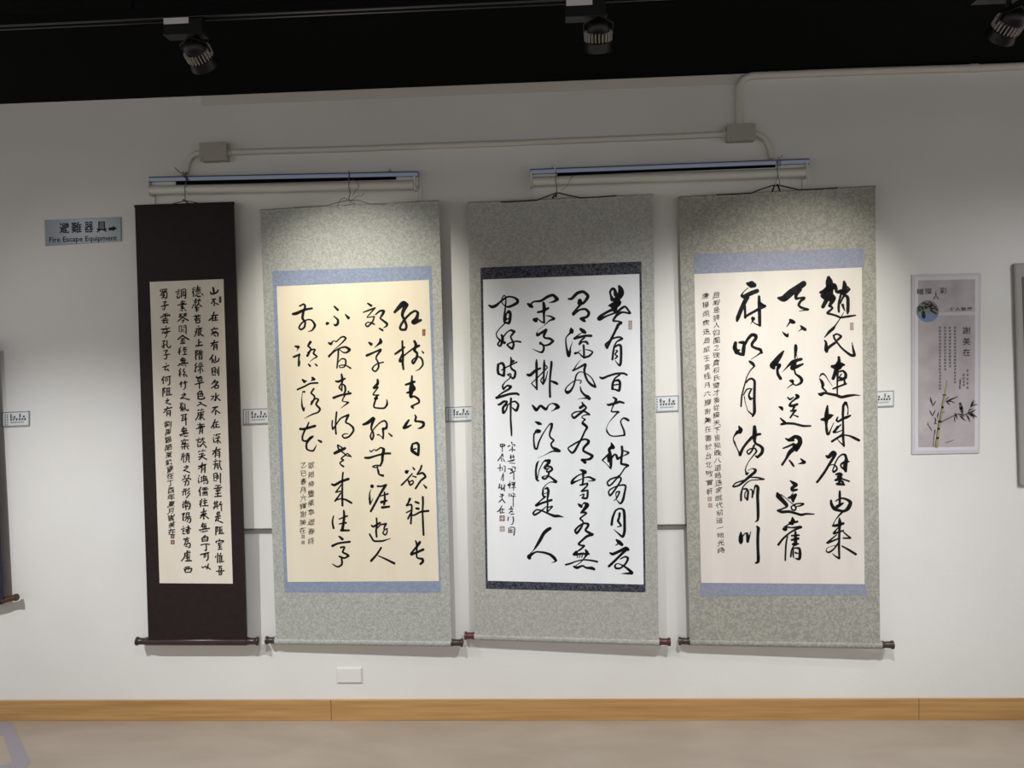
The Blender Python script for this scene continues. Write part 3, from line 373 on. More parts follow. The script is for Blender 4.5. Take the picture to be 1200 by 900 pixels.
INK1 = {
'first': """@175,325,12
895,145,22 905,190,26 905,225,20;860,205,16 870,235,20 920,225,24 950,210,20;965,180,20 955,210,20
880,310,16 930,305,18;915,310,18 870,370,14;915,340,18 912,400,16;935,365,16 970,380,16
870,540,14 960,530,18;910,490,18 890,560,20 840,605,18;890,560,16 890,610,20;930,540,16 930,600,18;910,575,12 950,570,14;910,605,16 960,600,16
@175,380,12
910,45,18 912,50,18;870,75,16 960,60,18;885,90,16 890,110,14 940,100,14;880,150,16 880,130,16 960,120,20 960,170,16;905,145,14 930,165,20
865,270,16 965,250,18;915,225,18 900,270,18 870,310,14;910,290,18 905,360,18;915,290,14 950,285,18 950,355,16;920,310,10 945,305,12;920,330,10 945,325,12
895,430,18 850,500,18;885,480,18 885,540,18;930,450,16 930,510,18;905,500,14 915,540,16 970,515,18;980,480,16 970,520,16
880,620,16 885,690,18;885,620,14 925,610,16 925,690,16;890,645,10 925,640,10;890,670,12 920,665,12;880,710,14 930,715,14;950,630,14 955,690,14;975,605,16 975,720,16
@175,435,12
925,125,18 880,180,16;915,150,14 965,150,18 920,205,18 870,240,14;915,160,10 945,180,10;920,200,16 925,240,16;925,205,14 970,200,16 965,235,16 925,240,14
935,310,18 930,410,20 910,400,12;870,355,14 910,350,14 870,405,14;975,335,14 940,365,14;940,365,14 995,410,18
890,515,18 960,500,20;935,510,18 880,580,18;935,550,18 930,610,18;950,555,14 990,590,18
@175,490,12
895,70,14 965,50,16;925,20,16 905,80,18 870,135,16;905,85,14 905,140,16;940,70,14 940,120,16;925,95,10 970,90,12;920,130,14 985,125,16
910,235,14 914,240,14;900,270,12 904,274,12;900,290,14 910,335,20;940,235,16 940,250,16;940,230,14 995,225,16;960,250,12 985,260,12;930,285,14 990,275,14;965,270,16 960,355,16;955,310,12 925,345,12;970,310,12 1000,345,16
890,465,14 995,435,18;945,410,18 930,460,18 890,510,16;935,480,18 925,550,16;935,480,12 985,465,18 985,550,18;945,505,10 975,495,10;945,525,10 975,520,10
930,580,16 934,586,16;905,610,14 960,600,14;900,650,14 965,640,16;925,610,12 930,640,12;925,660,14 915,720,14;930,670,12 965,660,14 965,715,16;935,690,10 960,685,10;985,590,14 990,660,16 995,690,16 1015,722,18;990,610,12 1010,605,12
@175,545,12
905,130,14 910,195,16;905,125,14 950,115,16 950,200,18;910,155,10 945,150,10;910,175,10 945,170,10;900,215,12 945,225,12;970,140,12 975,190,14;1000,115,16 1000,250,16
930,290,14 1000,285,14;965,290,14 965,340,14;910,330,16 1015,315,18;935,335,10 950,345,10;980,330,10 1000,340,10;940,365,20 990,355,20;965,370,16 960,430,16;930,405,14 1000,395,16;920,445,16 1010,435,18
905,540,14 965,520,14;920,510,14 925,590,16;950,505,14 950,580,16;925,555,10 950,550,10;900,595,14 970,575,16;920,600,12 900,620,12;950,600,12 960,610,12;1010,515,16 980,560,14;990,560,14 1025,550,14;1010,560,14 1015,645,14
@175,600,12
955,10,18 955,45,18;955,5,14 985,0,16 980,45,14;955,30,10 980,25,10;930,70,16 1000,55,16;965,60,16 965,120,16;970,90,12 1000,85,12;945,85,14 930,130,16;940,115,12 1030,150,18
935,210,16 935,320,18;940,215,14 960,210,16 955,240,14 965,260,14 945,275,14;975,215,14 1020,210,14;985,215,12 985,300,14;1000,225,10 1000,290,10;1020,235,12 1020,290,12;985,260,10 1015,255,10;975,305,14 1045,300,16
985,385,18 988,390,18;940,430,18 945,410,14 1040,405,18 1030,425,14;965,440,14 1020,430,14;985,440,12 970,470,14 1010,460,14;990,470,14 990,520,14;970,495,12 1015,490,12;965,525,14 1020,520,16
960,580,16 960,710,18;935,620,14 930,640,14;975,610,12 978,614,12;1005,580,16 990,630,16;990,620,14 990,710,16;1000,625,12 1030,615,12;1000,650,10 1030,645,10;1000,675,10 1030,670,10;1015,625,12 1015,690,12;995,705,14 1045,695,16
@175,635,12
970,345,14 1020,340,14;990,345,14 980,400,14;980,370,12 1015,365,14 1010,400,14;940,415,14 1050,405,18;980,430,16 985,465,16;985,435,12 1020,430,16 1010,465,16;990,465,12 1015,460,12""",
'second': """@175,325,12
630,140,14 605,175,14;630,175,16 605,215,14;620,205,16 620,270,16;680,120,16 680,160,16;650,155,12 715,145,14;655,180,16 715,170,16;655,200,14 715,190,14;650,225,10 725,215,12;645,250,14 650,265,14;665,245,14 680,270,18 720,265,16;690,235,12 694,240,12;740,235,18 755,250,14
655,300,14 645,400,14;625,330,14 675,320,14;630,355,12 670,350,12;625,380,14 600,435,12;705,305,16 690,345,16;685,330,14 720,325,16;700,360,16 650,420,14;680,370,12 735,410,16;640,430,14 700,420,14;650,450,12 690,445,14;665,430,16 665,485,14;650,470,10 690,465,10
650,530,14 655,560,12;690,525,14 690,555,14;625,550,14 715,540,16;670,560,16 640,600,16;640,585,14 715,575,14;655,605,16 660,640,16;655,605,14 705,600,16 705,635,16 665,640,14
@175,380,12
690,25,16 693,32,16;660,65,16 740,55,16;665,65,16 660,120,16 635,175,14;640,100,12 655,115,12;690,80,14 690,160,16;690,80,12 725,75,14 720,115,14 690,120,12;690,100,10 715,95,10;690,160,12 715,150,12;710,130,14 760,165,18
695,215,18 695,295,18;695,260,14 730,250,16;655,305,20 745,295,20
650,375,16 655,495,18;650,370,14 680,375,14 665,400,12 685,420,14 665,435,12;700,365,14 700,420,16;725,360,14 725,420,16;700,395,12 750,385,14;690,420,12 750,410,12;700,440,14 700,495,14;700,440,12 740,435,14 735,495,16;705,465,10 735,460,10;705,490,10 735,485,10
665,545,14 640,580,16 665,590,14 645,625,14;650,620,14 650,670,14;640,610,10 670,600,10;635,650,10 640,670,10;700,550,14 740,545,14;690,575,14 745,570,14;680,600,14 755,590,14;715,600,16 715,690,14;700,630,10 685,660,12;735,620,12 755,660,14
@175,435,12
660,70,14 665,95,12;720,70,14 700,95,12;655,90,14 740,80,14;680,100,16 685,150,14;680,105,12 740,100,14 735,140,14;690,125,10 730,120,10;690,145,10 730,140,10;645,185,16 760,155,18;705,150,16 705,245,16
715,275,16 675,320,16;705,285,14 740,285,16 720,315,14;685,320,16 685,385,18;690,325,14 750,315,18 745,355,16;720,325,10 720,350,12;690,355,12 745,350,12;685,385,20 730,395,20 775,380,18 770,360,12
690,435,12 725,440,18 720,460,16 675,485,14;725,455,16 800,490,18
690,540,12 680,560,12;690,550,10 715,545,10;740,530,12 725,555,12;735,545,10 765,540,10;680,590,14 770,570,16;690,590,16 680,640,16 650,685,16;725,580,14 725,640,18 720,685,14;705,610,14 760,600,14;700,630,12 755,620,14;705,650,12 750,645,12;720,650,12 690,680,12;740,650,12 775,680,16
@175,490,12
710,70,16 715,115,16;675,95,12 770,85,14;690,120,12 745,105,14;660,150,14 775,115,20;715,140,14 705,220,16;715,145,12 745,140,16 745,215,16;715,170,10 740,165,10;715,190,10 740,185,10
690,275,14 694,280,14;660,310,14 720,295,16;690,310,14 680,340,12 710,335,14;680,360,14 685,400,16 715,395,12 710,370,12;750,275,14 755,300,16;735,290,12 738,294,12;775,285,12 772,292,12;750,300,14 715,345,12;755,320,12 785,345,14;760,340,16 720,400,14;760,360,14 800,410,18
700,460,12 690,480,12;705,470,10 725,465,10;755,445,12 740,470,14;760,460,12 790,455,12;700,510,14 760,495,16;690,550,14 780,520,16;740,505,18 735,545,16 700,585,16;740,545,16 805,580,18
690,680,16 795,650,18;745,630,18 730,680,16 690,715,14;738,690,14 733,765,16;740,680,14 780,665,18 780,765,18;745,705,10 775,700,10;745,725,10 775,720,10
@175,545,12
700,150,14 704,155,14;690,180,14 694,186,14;690,205,14 695,250,18;725,175,12 745,165,12;735,175,12 735,230,14;715,240,12 745,225,14;770,145,14 760,165,16;760,165,14 765,225,14;760,170,12 800,160,14 800,195,12;765,185,10 800,180,10;760,205,12 815,195,14;760,225,12 815,215,16 820,255,16 800,260,12;765,245,12 770,265,12;790,245,10 792,255,10
725,310,16 695,370,16;710,350,16 715,430,18;750,325,14 810,315,14;740,345,14 825,335,16;780,320,14 780,360,16;760,360,10 764,364,10;800,355,10 804,360,10;750,385,14 815,375,14;755,395,14 755,430,14;755,395,12 810,390,14 810,425,16;775,400,10 775,425,10;790,400,10 790,425,10
740,480,14 710,515,14;735,515,16 705,555,14;725,540,16 720,585,16;775,475,16 780,480,16;755,505,14 810,495,14;780,500,16 780,560,16;760,535,12 810,525,14;745,575,14 825,570,16
765,610,18 765,760,18;725,665,14 800,645,16;745,680,14 735,700,12;785,670,12 800,690,12;715,710,14 805,685,14;760,690,14 715,745,16;770,700,14 830,750,18
@175,600,12
755,155,16 735,190,14;745,175,14 800,165,14;730,205,14 800,195,14;750,190,12 755,235,14;775,185,12 775,235,14;795,185,12 795,230,14;700,255,16 845,230,18;725,275,14 730,272,12;755,270,14 750,285,14;760,280,12 815,265,16
785,330,18 760,355,14;740,365,16 745,415,18;740,365,14 820,350,18 815,410,18;750,385,12 810,380,12;750,410,14 815,405,14
725,465,16 790,450,14 845,455,18;800,460,16 800,540,18 775,535,12
720,600,18 835,570,18;770,605,14 770,640,14;770,605,12 795,600,14 790,630,12 770,635,12;825,580,16 825,660,18 800,685,12
@175,635,12
740,350,16 750,365,14 775,350,14;790,340,18 800,360,16;830,310,16 820,350,18 810,385,12;825,360,14 855,385,18""",
'third': """@175,325,12
410,170,14 414,176,14;370,205,14 425,190,14;390,220,12 420,215,12;390,240,12 420,235,12;390,260,14 395,290,18 425,285,14 420,260,12;450,175,14 450,280,16;455,175,12 510,170,14 510,285,16 495,295,12;465,205,10 500,200,10;480,190,12 480,225,12;465,225,10 500,220,10;470,245,12 470,260,12;470,245,10 495,245,12 495,260,10 470,262,10
465,325,14 465,395,14;440,350,12 500,340,14;440,370,12 490,365,12;400,390,14 520,375,16;470,395,14 445,415,16 480,415,14 450,440,14 495,435,14;460,440,14 460,475,14;430,460,14 434,468,12;500,455,14 515,470,14
420,520,12 460,515,12;440,515,14 435,560,14;420,540,12 455,535,12;415,560,14 460,550,12;480,515,12 525,505,14;505,510,14 500,545,14;480,530,12 520,525,12;475,550,12 525,540,12;470,560,16 400,620,14;475,565,16 545,605,20;455,605,12 490,600,12 465,635,16
@175,380,12
420,30,12 420,105,12;425,25,10 455,25,12 450,60,10;475,25,10 515,20,14 515,130,16;480,45,10 510,45,10;450,80,10 485,80,12;455,70,10 455,100,12;460,100,10 440,110,10;480,100,10 490,110,12
470,155,18 400,215,16;475,165,18 555,215,20;450,205,14 495,200,14;440,230,12 500,225,12;470,200,14 465,265,16;445,245,12 448,252,12;495,245,12 490,252,12;440,272,16 500,265,16
440,325,14 415,360,14 435,365,14 405,395,14;420,390,14 425,425,16;410,400,10 445,385,10;480,330,14 520,325,14;475,345,12 485,350,12;495,340,12 500,348,12;470,365,12 525,355,14;480,385,12 520,380,12;500,385,14 495,420,14;470,430,14 525,420,16
470,470,16 440,500,14;455,490,14 500,480,14;440,515,14 510,505,14;460,500,12 460,545,14;480,500,14 480,545,16;500,495,12 500,540,12;420,560,14 540,545,18;440,560,16 400,585,14;450,575,12 455,580,12;470,575,12 475,582,12;500,570,12 515,585,14
440,625,14 420,660,16 440,670,12 420,700,14;425,680,14 430,735,14;415,712,12 450,700,12;490,625,14 475,660,14 500,670,14 480,700,14;490,685,14 490,735,16;475,715,12 480,710,12;510,705,14 530,735,16
@175,435,12
450,145,14 430,185,16;445,170,16 470,160,12;450,170,14 445,220,14;505,135,14 485,170,14;490,165,14 530,155,16;505,170,16 505,230,16 480,260,12
485,305,14 500,320,14;455,335,14 510,325,16 480,355,14 440,385,16;445,385,16 490,380,14 560,400,20
460,440,12 430,460,12;440,475,14 480,455,14;450,480,14 430,520,14 475,510,14;445,500,10 475,490,10;460,520,14 440,555,14;470,530,12 465,565,14;450,545,10 480,535,10;500,465,16 505,530,16 545,555,18 550,535,12;485,520,12 490,560,12
445,620,14 525,605,16;470,620,14 460,690,14;510,610,16 515,755,16;475,645,10 510,640,10;475,665,10 510,660,10;455,700,14 525,670,16
@175,490,12
485,125,16 455,165,14;470,150,14 520,145,14;450,185,14 530,175,14;470,165,12 475,210,16;490,165,14 495,210,16;515,160,12 515,205,12;425,235,14 545,210,18;450,235,12 435,255,12;465,245,12 468,252,12;490,240,12 495,248,12;495,260,14 540,250,14
490,295,14 494,302,14;450,330,16 460,315,12 545,310,16;480,330,14 460,360,14 510,350,14;510,330,12 480,370,14;450,375,12 550,360,14;445,405,14 555,390,16;500,370,16 495,435,16;470,415,14 460,435,14;530,410,14 550,435,14
465,500,14 450,590,14;485,490,12 485,545,14;465,540,12 495,530,12;480,545,12 480,625,14;535,490,14 535,520,14;515,505,12 560,495,12;510,525,12 565,515,14;515,545,14 560,535,14 555,590,14;515,545,12 520,595,12;525,560,10 555,555,10;525,580,10 555,575,10;520,600,12 505,620,12;550,600,12 565,620,14
520,665,14 524,672,14;490,690,14 545,680,16 525,705,14 480,740,14;485,740,14 520,745,14 565,765,18
@175,545,12
480,150,12 490,165,12;510,140,14 495,180,12;545,150,12 560,140,14 545,180,12;465,215,14 480,195,12 570,190,16 580,205,14;520,190,14 530,215,14;480,235,12 545,220,14 550,270,16 530,285,12;520,215,16 500,290,14
480,340,12 520,335,14;460,375,14 525,360,14;490,345,12 470,425,14;510,345,12 510,420,14;565,325,14 535,355,14;565,365,16 535,400,14;570,400,16 520,465,14
515,495,18 510,540,16;475,520,14 560,515,14;470,550,16 475,600,16;475,545,14 570,540,18 565,610,18 545,620,12;500,560,12 505,575,12;540,555,12 530,570,12;490,590,12 550,580,12;515,565,14 515,630,14
@175,600,12
460,30,14 495,15,14 475,60,14;475,40,16 475,120,18;520,15,14 520,60,14;520,15,12 560,10,14 555,55,14;525,35,10 555,30,10;500,75,14 580,65,14;530,80,14 500,125,12;535,90,14 580,90,16 575,140,18 555,150,12;550,100,12 530,140,12
475,205,14 480,212,14;450,245,14 495,230,14;470,260,12 490,255,12;470,275,12 490,270,12;470,290,14 475,310,14 500,305,14;545,190,14 545,240,16;515,220,12 565,210,12;510,250,14 580,235,16;565,210,14 510,280,12;530,270,14 530,305,14;530,265,12 560,260,14 555,300,14 530,305,12;535,285,10 555,280,10
490,370,12 500,390,12;530,350,12 520,385,12;480,385,14 560,370,14;505,400,12 505,435,12;505,400,12 545,395,14 540,430,12;510,420,10 540,415,10;500,440,14 490,470,14;510,450,12 570,440,16 570,490,18 545,505,12;530,450,12 510,480,12;515,490,12 545,480,12
530,545,16 530,570,14;535,555,12 570,550,12;495,580,14 575,570,14;500,580,16 490,640,16 450,690,14;530,575,14 530,640,16;510,605,12 565,595,12;510,625,12 570,620,14;515,650,14 565,640,14;535,640,14 535,690,14;510,690,16 590,685,18;560,650,14 560,685,14
@175,635,12
500,360,14 570,350,14;520,355,14 510,400,12;545,350,14 550,395,12;490,380,14 510,430,18;500,385,14 595,375,18 575,430,16;515,430,14 575,425,14""",
'fourth': """@175,325,12
150,185,12 165,205,12;160,175,12 245,165,14;185,175,10 190,200,10;220,170,10 215,195,10;245,165,14 235,200,12;165,205,12 235,195,12;185,215,14 155,255,12;180,220,12 245,210,14 245,280,16 225,305,14;180,240,14 185,265,12 215,255,12 210,235,10;200,225,12 200,285,14;175,290,14 225,280,12
195,350,14 235,340,16 210,375,14;210,375,14 220,420,16 205,460,14;170,410,16 265,385,18;185,445,12 210,455,14
195,525,14 250,510,14;225,515,14 225,570,16;165,570,16 175,550,12 280,530,18 285,545,14;190,560,10 194,566,10;250,550,12 254,558,12;190,590,14 245,580,14;175,610,14 265,600,16;220,605,14 190,640,14 240,635,14;245,620,14 260,645,16
@175,380,12
230,30,16 234,36,16;165,70,14 285,55,16;190,75,12 195,95,12;195,75,12 250,70,14 245,95,12;185,130,14 185,115,12 290,100,18;205,130,12 260,120,14;235,130,14 245,160,14 220,190,12
185,240,14 220,230,14 195,270,14;200,265,14 205,330,16 185,325,12;175,310,14 230,285,14;250,230,16 250,310,16 280,330,16 300,310,14 295,295,10
205,375,14 255,365,16 230,400,14;225,400,14 245,440,16 235,490,16 205,480,12;205,435,14 285,420,16
235,550,16 240,556,16;190,605,16 275,580,18;235,600,14 215,640,14 265,640,14;255,625,12 275,655,14
@175,435,12
200,75,16 175,130,14;195,110,14 195,175,16;215,90,14 300,70,16;225,110,12 225,140,12;225,110,10 255,105,12 250,135,12 225,138,10;285,75,16 285,180,16 260,195,12
190,245,16 190,355,16;190,245,12 220,235,14 205,270,12 220,290,14 205,305,12;235,245,12 290,235,14;245,245,12 245,330,14;265,250,10 265,320,10;285,240,12 285,320,12;245,285,10 285,280,10;235,340,14 315,330,16
250,385,14 256,392,14;230,415,12 275,405,14 240,435,14;230,445,12 300,465,18
205,540,14 315,510,18;255,500,16 240,545,16 200,585,14;250,565,14 245,630,14;250,565,12 295,555,16 290,630,16;255,590,10 285,585,10;255,605,10 285,600,10""",
}

# ---------------------------------------------------------------- materials
wall_m = mat('wall_paint', (224, 224, 223), .75, bump=(60, .06)); n, rp = two_tone(wall_m, (219, 218, 216), (227, 227, 226), 1.3, .35, .7, 5)
board_m = mat('board_white', (223, 222, 219), .6)
ceil_m = mat('ceiling_black', (3, 5, 5), .95, spec=.1)
floor_m = mat('floor_vinyl', (178, 165, 150), .42); two_tone(floor_m, (160, 147, 133), (174, 162, 149), 2.2, .3, .72, 6, (1, 2.6, 1), .6)
base_m = mat('wood_skirting', (176, 136, 84), .45); two_tone(base_m, (164, 124, 74), (190, 150, 96), 5, .3, .7, 5, (.5, 6, 14))
tape_m = mat('floor_tape', (150, 143, 152), .6)
steel_m = mat('brushed_steel', (196, 200, 205), .25, 1)
chrome_m = mat('chrome', (120, 128, 150), .3, 1)
slot_m = mat('black_slot', (3, 3, 6), .8, spec=.1)
fixture_m = mat('fixture_white', (214, 213, 205), .4)
pvc_m = mat('white_conduit', (214, 210, 203), .5)
box_m = mat('junction_grey', (170, 166, 158), .5)
dark_edge_m = mat('dark_edge', (92, 90, 84), .5)
ink_m = mat('ink', (13, 13, 14), .65, spec=.25)
note_m = mat('grey_ink', (40, 37, 36), .7, spec=.2)
seal_m = mat('seal_red', (136, 92, 84), .8); seal_dark_m = mat('seal_dark', (78, 54, 48), .8); seal_orange_m = mat('seal_orange', (168, 112, 70), .8)
seal_pale_m = mat('seal_pale', (176, 160, 150), .8)
cord_m = mat('cord_brown', (40, 26, 20), .8); wire_m = mat('wire_grey', (120, 117, 106), .45, .8); redcord_m = mat('cord_red', (70, 34, 36), .8)
wood_knob_m = mat('knob_wood', (76, 48, 38), .35); red_knob_m = mat('knob_redwood', (80, 42, 38), .35); dark_knob_m = mat('knob_dark', (60, 44, 37), .35)
rim_m = mat('knob_rim', (40, 24, 20), .35)
def silk(name, c1, c2, scale=75, bump=.12):
    m = mat(name, c1, .72, spec=.3); n, rp = two_tone(m, c1, c2, scale, .44, .58, 2.0, (1, 1, 1), 1.4)
    nt = m.node_tree; bp = node(nt, 'ShaderNodeBump', Strength=bump, Distance=.002)
    nt.links.new(n.outputs[0], bp.inputs['Height']); nt.links.new(bp.outputs[0], nt.nodes['Principled BSDF'].inputs['Normal']); return m
def paper(name, c1, c2):
    m = mat(name, c1, .85, spec=.2); two_tone(m, c1, c2, 9, .3, .7, 6, (1, 1, .25)); return m

# ---------------------------------------------------------------- the setting
struct(MB().box((-7, 0, -.02), (7, .12, ZC)), 'wall_back', wall_m)
struct(MB().box((-7, -7, -.05), (7, .12, 0)), 'floor', floor_m)
struct(MB().box((-7, -7, ZC), (7, .12, ZC+.06)), 'ceiling', ceil_m)
zb = P(600, 820.2, .012).z
sk = MB(); xs = [-6.9, P(388, 832, .012).x, P(1077, 832, .012).x, 6.9]
for i in range(3): sk.box((xs[i]+.0008, -.012, 0), (xs[i+1]-.0008, 0, zb))
struct(sk, 'baseboard_back', base_m, bevel=.002)
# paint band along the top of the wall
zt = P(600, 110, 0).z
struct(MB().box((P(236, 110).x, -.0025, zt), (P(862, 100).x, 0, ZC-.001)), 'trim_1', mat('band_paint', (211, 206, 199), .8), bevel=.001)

# floor tape
t = MB(); t.prism([FL(-30, 843.8, .0006), FL(14, 846, .0006), FL(36, 893.5, .0006), FL(15, 894, .0006), FL(4, 862, .0006), FL(-30, 862, .0006)], (0, 0, .0005))
t.prism([FL(15, 893.4, .0006), FL(36, 893.5, .0006), FL(26, 904, .0006), FL(-40, 921, .0006), FL(-40, 907, .0006)], (0, 0, .0005))
t.build('floor_tape', tape_m, origin=FL(14, 870, 0), label='greyish mauve tape stuck in a corner shape on the floor', category='tape')

# ---------------------------------------------------------------- wall boards with unlit strip lamps above
BT = .02
def board(x0, x1, ytop, ybot, xm, label):
    a, b = P(x0, ytop[0], BT).x, P(x1, ytop[1], BT).x; z1 = P(xm, ytop[0], BT).z; z0 = P(xm, ybot, BT).z
    r = thing('display_board', label, 'board', ((a+b)/2, -BT/2, z0), 'white display boards behind the scrolls')
    MB().box((a, -BT, z0), (b, -.0005, z1)).build('panel', board_m, r, bevel=.0015)
    MB().box((a-.002, -BT-.004, z0-.007), (b+.002, -.0005, z0)).build('bottom_edge', dark_edge_m, r)
    for x in (a, b): MB().box((x-.004, -BT-.003, z0), (x+.004, -BT, z1)).build('side_edge', board_m, r)
    return r
board(174, 492, (206, 199), 619.5, 300, 'white display board with dark bottom edge behind the two left scrolls')
board(620, 947, (199, 186), 614.5, 790, 'white display board with dark bottom edge behind the two right scrolls')
def strip_lamp(cx0, cx1, cy0, cy1, slot, body, label, bolts):
    o = .075
    A, B = P(cx0, cy0, o), P(cx1, cy1, o); mid = (A+B)/2
    r = thing('strip_lamp', label, 'lamp', (mid.x, -.04, mid.z-.06), 'unlit strip lamps above the scrolls')
    ax = (B-A).normalized(); up = Vector((0, 0, 1))
    # housing that stands off the board, chrome reflector on top, dark slot, white tube cover below
    def bar(p, q, yb, h, name, m, bev=.001):
        return MB().add([p+up*h, q+up*h, q, p, Vector((p.x, yb, p.z+h)), Vector((q.x, yb, q.z+h)), Vector((q.x, yb, q.z)), Vector((p.x, yb, p.z))],
                        [(0,3,2,1),(4,5,6,7),(0,1,5,4),(1,2,6,5),(2,3,7,6),(3,0,4,7)]).build(name, m, r, bevel=bev)
    bar(A+Vector((.004, .012, -.052)), B+Vector((-.004, .012, -.052)), -BT-.001, .05, 'housing', fixture_m)
    pr = MB(); N = 7
    prof = [Vector((0, .030, .010))]+[Vector((0, .002, .0115)), Vector((0, -.002, .0095))]+[Vector((0, -.0025+.0030*(i/N)**1.4, .008-.018*i/N)) for i in range(N+1)]+[Vector((0, .016, -.012))]
    n = len(prof); pr.smooth = True
    pr.add([A+p for p in prof]+[B+p for p in prof], [tuple(range(n-1, -1, -1)), tuple(range(n, 2*n))]+[(i, (i+1) % n, (i+1) % n+n, i+n) for i in range(n)])
    pr.build('reflector', chrome_m, r)
    (s0x, s0y, s1x, s1y) = slot; p, q = P(s0x, s0y, o-.008), P(s1x, s1y, o-.008)
    bar(p-up*.009, q-up*.009, -o+.030, .019, 'slot', slot_m, 0)
    (b0x, b0y, b1x, b1y) = body; p, q = P(b0x, b0y, o-.012), P(b1x, b1y, o-.012)
    MB().tube([p, p+ax*.003, q-ax*.003, q], [.018, .0205, .0205, .018], 20).build('tube_cover', fixture_m, r)
    for e, s in ((p, -1), (q, 1)):
        c = MB().box((e.x+s*.001, -o-.004, e.z-.026), (e.x+s*.009, -BT-.001, e.z+.040)).build('end_bracket', fixture_m, r, bevel=.002)
        MB().box((e.x+s*.002, -BT-.010, e.z-.10), (e.x+s*.009, -BT-.001, e.z-.026)).build('side_rail', board_m, r)
    for bx, by in bolts: MB().ball(P(bx, by, o-.010), .0065).build('bolt', steel_m, r)
    return r
strip_lamp(174.5, 489.5, 210, 203.5, (206, 214.5, 464, 208), (177, 222.8, 485, 216.5), 'chrome and white unlit strip lamp above the two left scrolls', [(457, 199.5)])
strip_lamp(621, 949, 201, 188.5, (653, 203.6, 908.5, 193.6), (624, 212.8, 943, 202), 'chrome and white unlit strip lamp above the two right scrolls', [(648, 194.5)])

# ---------------------------------------------------------------- conduits and junction boxes
def conduit(pts, r, label, clips=(), grp='white conduit runs on the wall'):
    pts = [Vector(p) for p in pts]; lo = min(pts, key=lambda p: p.z)
    t = thing('electrical_conduit', label, 'conduit', (lo.x, -.001, lo.z), grp)
    MB().tube(pts, r, 12).build('pipe', pvc_m, t)
    for i, j in clips:
        a, b = pts[i], pts[j]; d = (b-a).normalized()
        MB().tube([a, a+d*.035], r*1.16, 12).build('coupling', pvc_m, t)
    return t
def jbox(x0, y0, x1, y1, label):
    a, b = P(x0, y0, .045), P(x1, y1, .045)
    t = thing('junction_box', label, 'junction box', ((a.x+b.x)/2, -.001, b.z), 'grey junction boxes on the conduits')
    MB().box((a.x, -.045, b.z), (b.x, -.001, a.z)).build('body', box_m, t, bevel=.003)
    MB().box((a.x-.002, -.049, b.z-.002), (b.x+.002, -.044, a.z+.002)).build('cover', box_m, t, bevel=.0015)
    for sx, sy in ((.9, .88), (.1, .12)): MB().ball((a.x+(b.x-a.x)*sx, -.049, b.z+(a.z-b.z)*sy), .004).build('screw', steel_m, t)
jbox(234, 168, 265.5, 187.5, 'small grey junction box above the left strip lamp')
jbox(852.5, 146, 885, 164, 'small grey junction box above the right strip lamp')
R1 = .0135
conduit([P(263, 178.6, R1), P(272, 178.4, R1), P(400, 174.8, R1), P(600, 167.6, R1), P(800, 159.6, R1), P(846, 157.4, R1), P(855, 157, R1)], R1,
        'long straight white conduit running between the two junction boxes', [(0, 1), (5, 6)])
conduit(arc(P(237, 179, R1), P(217.5, 180, R1), P(216.5, 206, R1)), R1, 'short curved white conduit dropping from the left junction box to the lamp')
conduit(arc(P(882, 156.5, R1), P(902, 158, R1), P(904.5, 186, R1)), R1, 'short curved white conduit dropping from the right junction box to the lamp')
R2 = .0155
conduit([P(866.5, 150, R2), P(866.5, 138, R2), P(866, 108, R2)]+arc(P(866, 106, R2), P(866, 90, R2), P(884, 88.6, R2))+[P(1000, 84, R2), P(1136, 79.8, R2), P(1148, 79.4, R2), P(1220, 76.6, R2)], R2,
        'white conduit rising from the right junction box and bending along the ceiling line', [(1, 0), (13, 14)])

# ---------------------------------------------------------------- signs and plates
sign_m = mat('sign_acrylic', (130, 143, 152), .3); sign_m.node_tree.nodes['Principled BSDF'].inputs['Alpha'].default_value = .9
q = [(52, 258), (141.5, 254.2), (142, 282.6), (53, 288.3)]
sg = thing('escape_sign', 'small blue grey sign with an arrow left of the scrolls', 'sign', P(97, 287, 0))
MB().slab([P(x, y, .005) for x, y in q], .0045).build('plate', sign_m, sg, bevel=.0008)
pl = lambda x, y: P(x, y, .0056)
w = MB()
for ch, (x0, x1), dy in zip('避難器具', ((69.3, 81.3), (83.3, 95.5), (98.7, 109.2), (112.8, 125)), (0, -.3, -.8, -1.2)):
    write(w, ch, ((x0, 260.9+dy), (x1, 260.4+dy), (x0+.3, 273.6+dy)), pl, .014)
w.build('chinese_lettering', ink_m, sg)
w = MB(); write(w, 'Fire Escape Equipment', ((57.6, 277.9), (136.8, 275.4), (57.9, 286)), pl, .012); w.build('english_lettering', ink_m, sg)
MB().flat([P(x, y, .0056) for x, y in [(127.3, 270.2), (127.2, 266.6), (132, 266.3), (131.9, 264.6), (137.2, 267.4), (132.2, 271), (132.2, 269.8)]][::-1]).build('arrow', ink_m, sg)
MB().ball(P(85.3, 257.8, .006), .005).build('pin', mat('pin_white', (230, 228, 220), .4), sg)

blank_m = mat('plate_white', (222, 222, 218), .35)
a, b = P(393.7, 782.6, .008), P(424.4, 800.8, .008)
bp = thing('blank_wall_plate', 'blank white wall plate low on the wall above the skirting', 'wall plate', ((a.x+b.x)/2, -.001, b.z))
MB().box((a.x, -.005, b.z), (b.x, 0, a.z)).build('back_plate', blank_m, bp, bevel=.002)
MB().box((a.x+.004, -.009, b.z+.004), (b.x-.004, -.005, a.z-.004)).build('cover', blank_m, bp, bevel=.002)

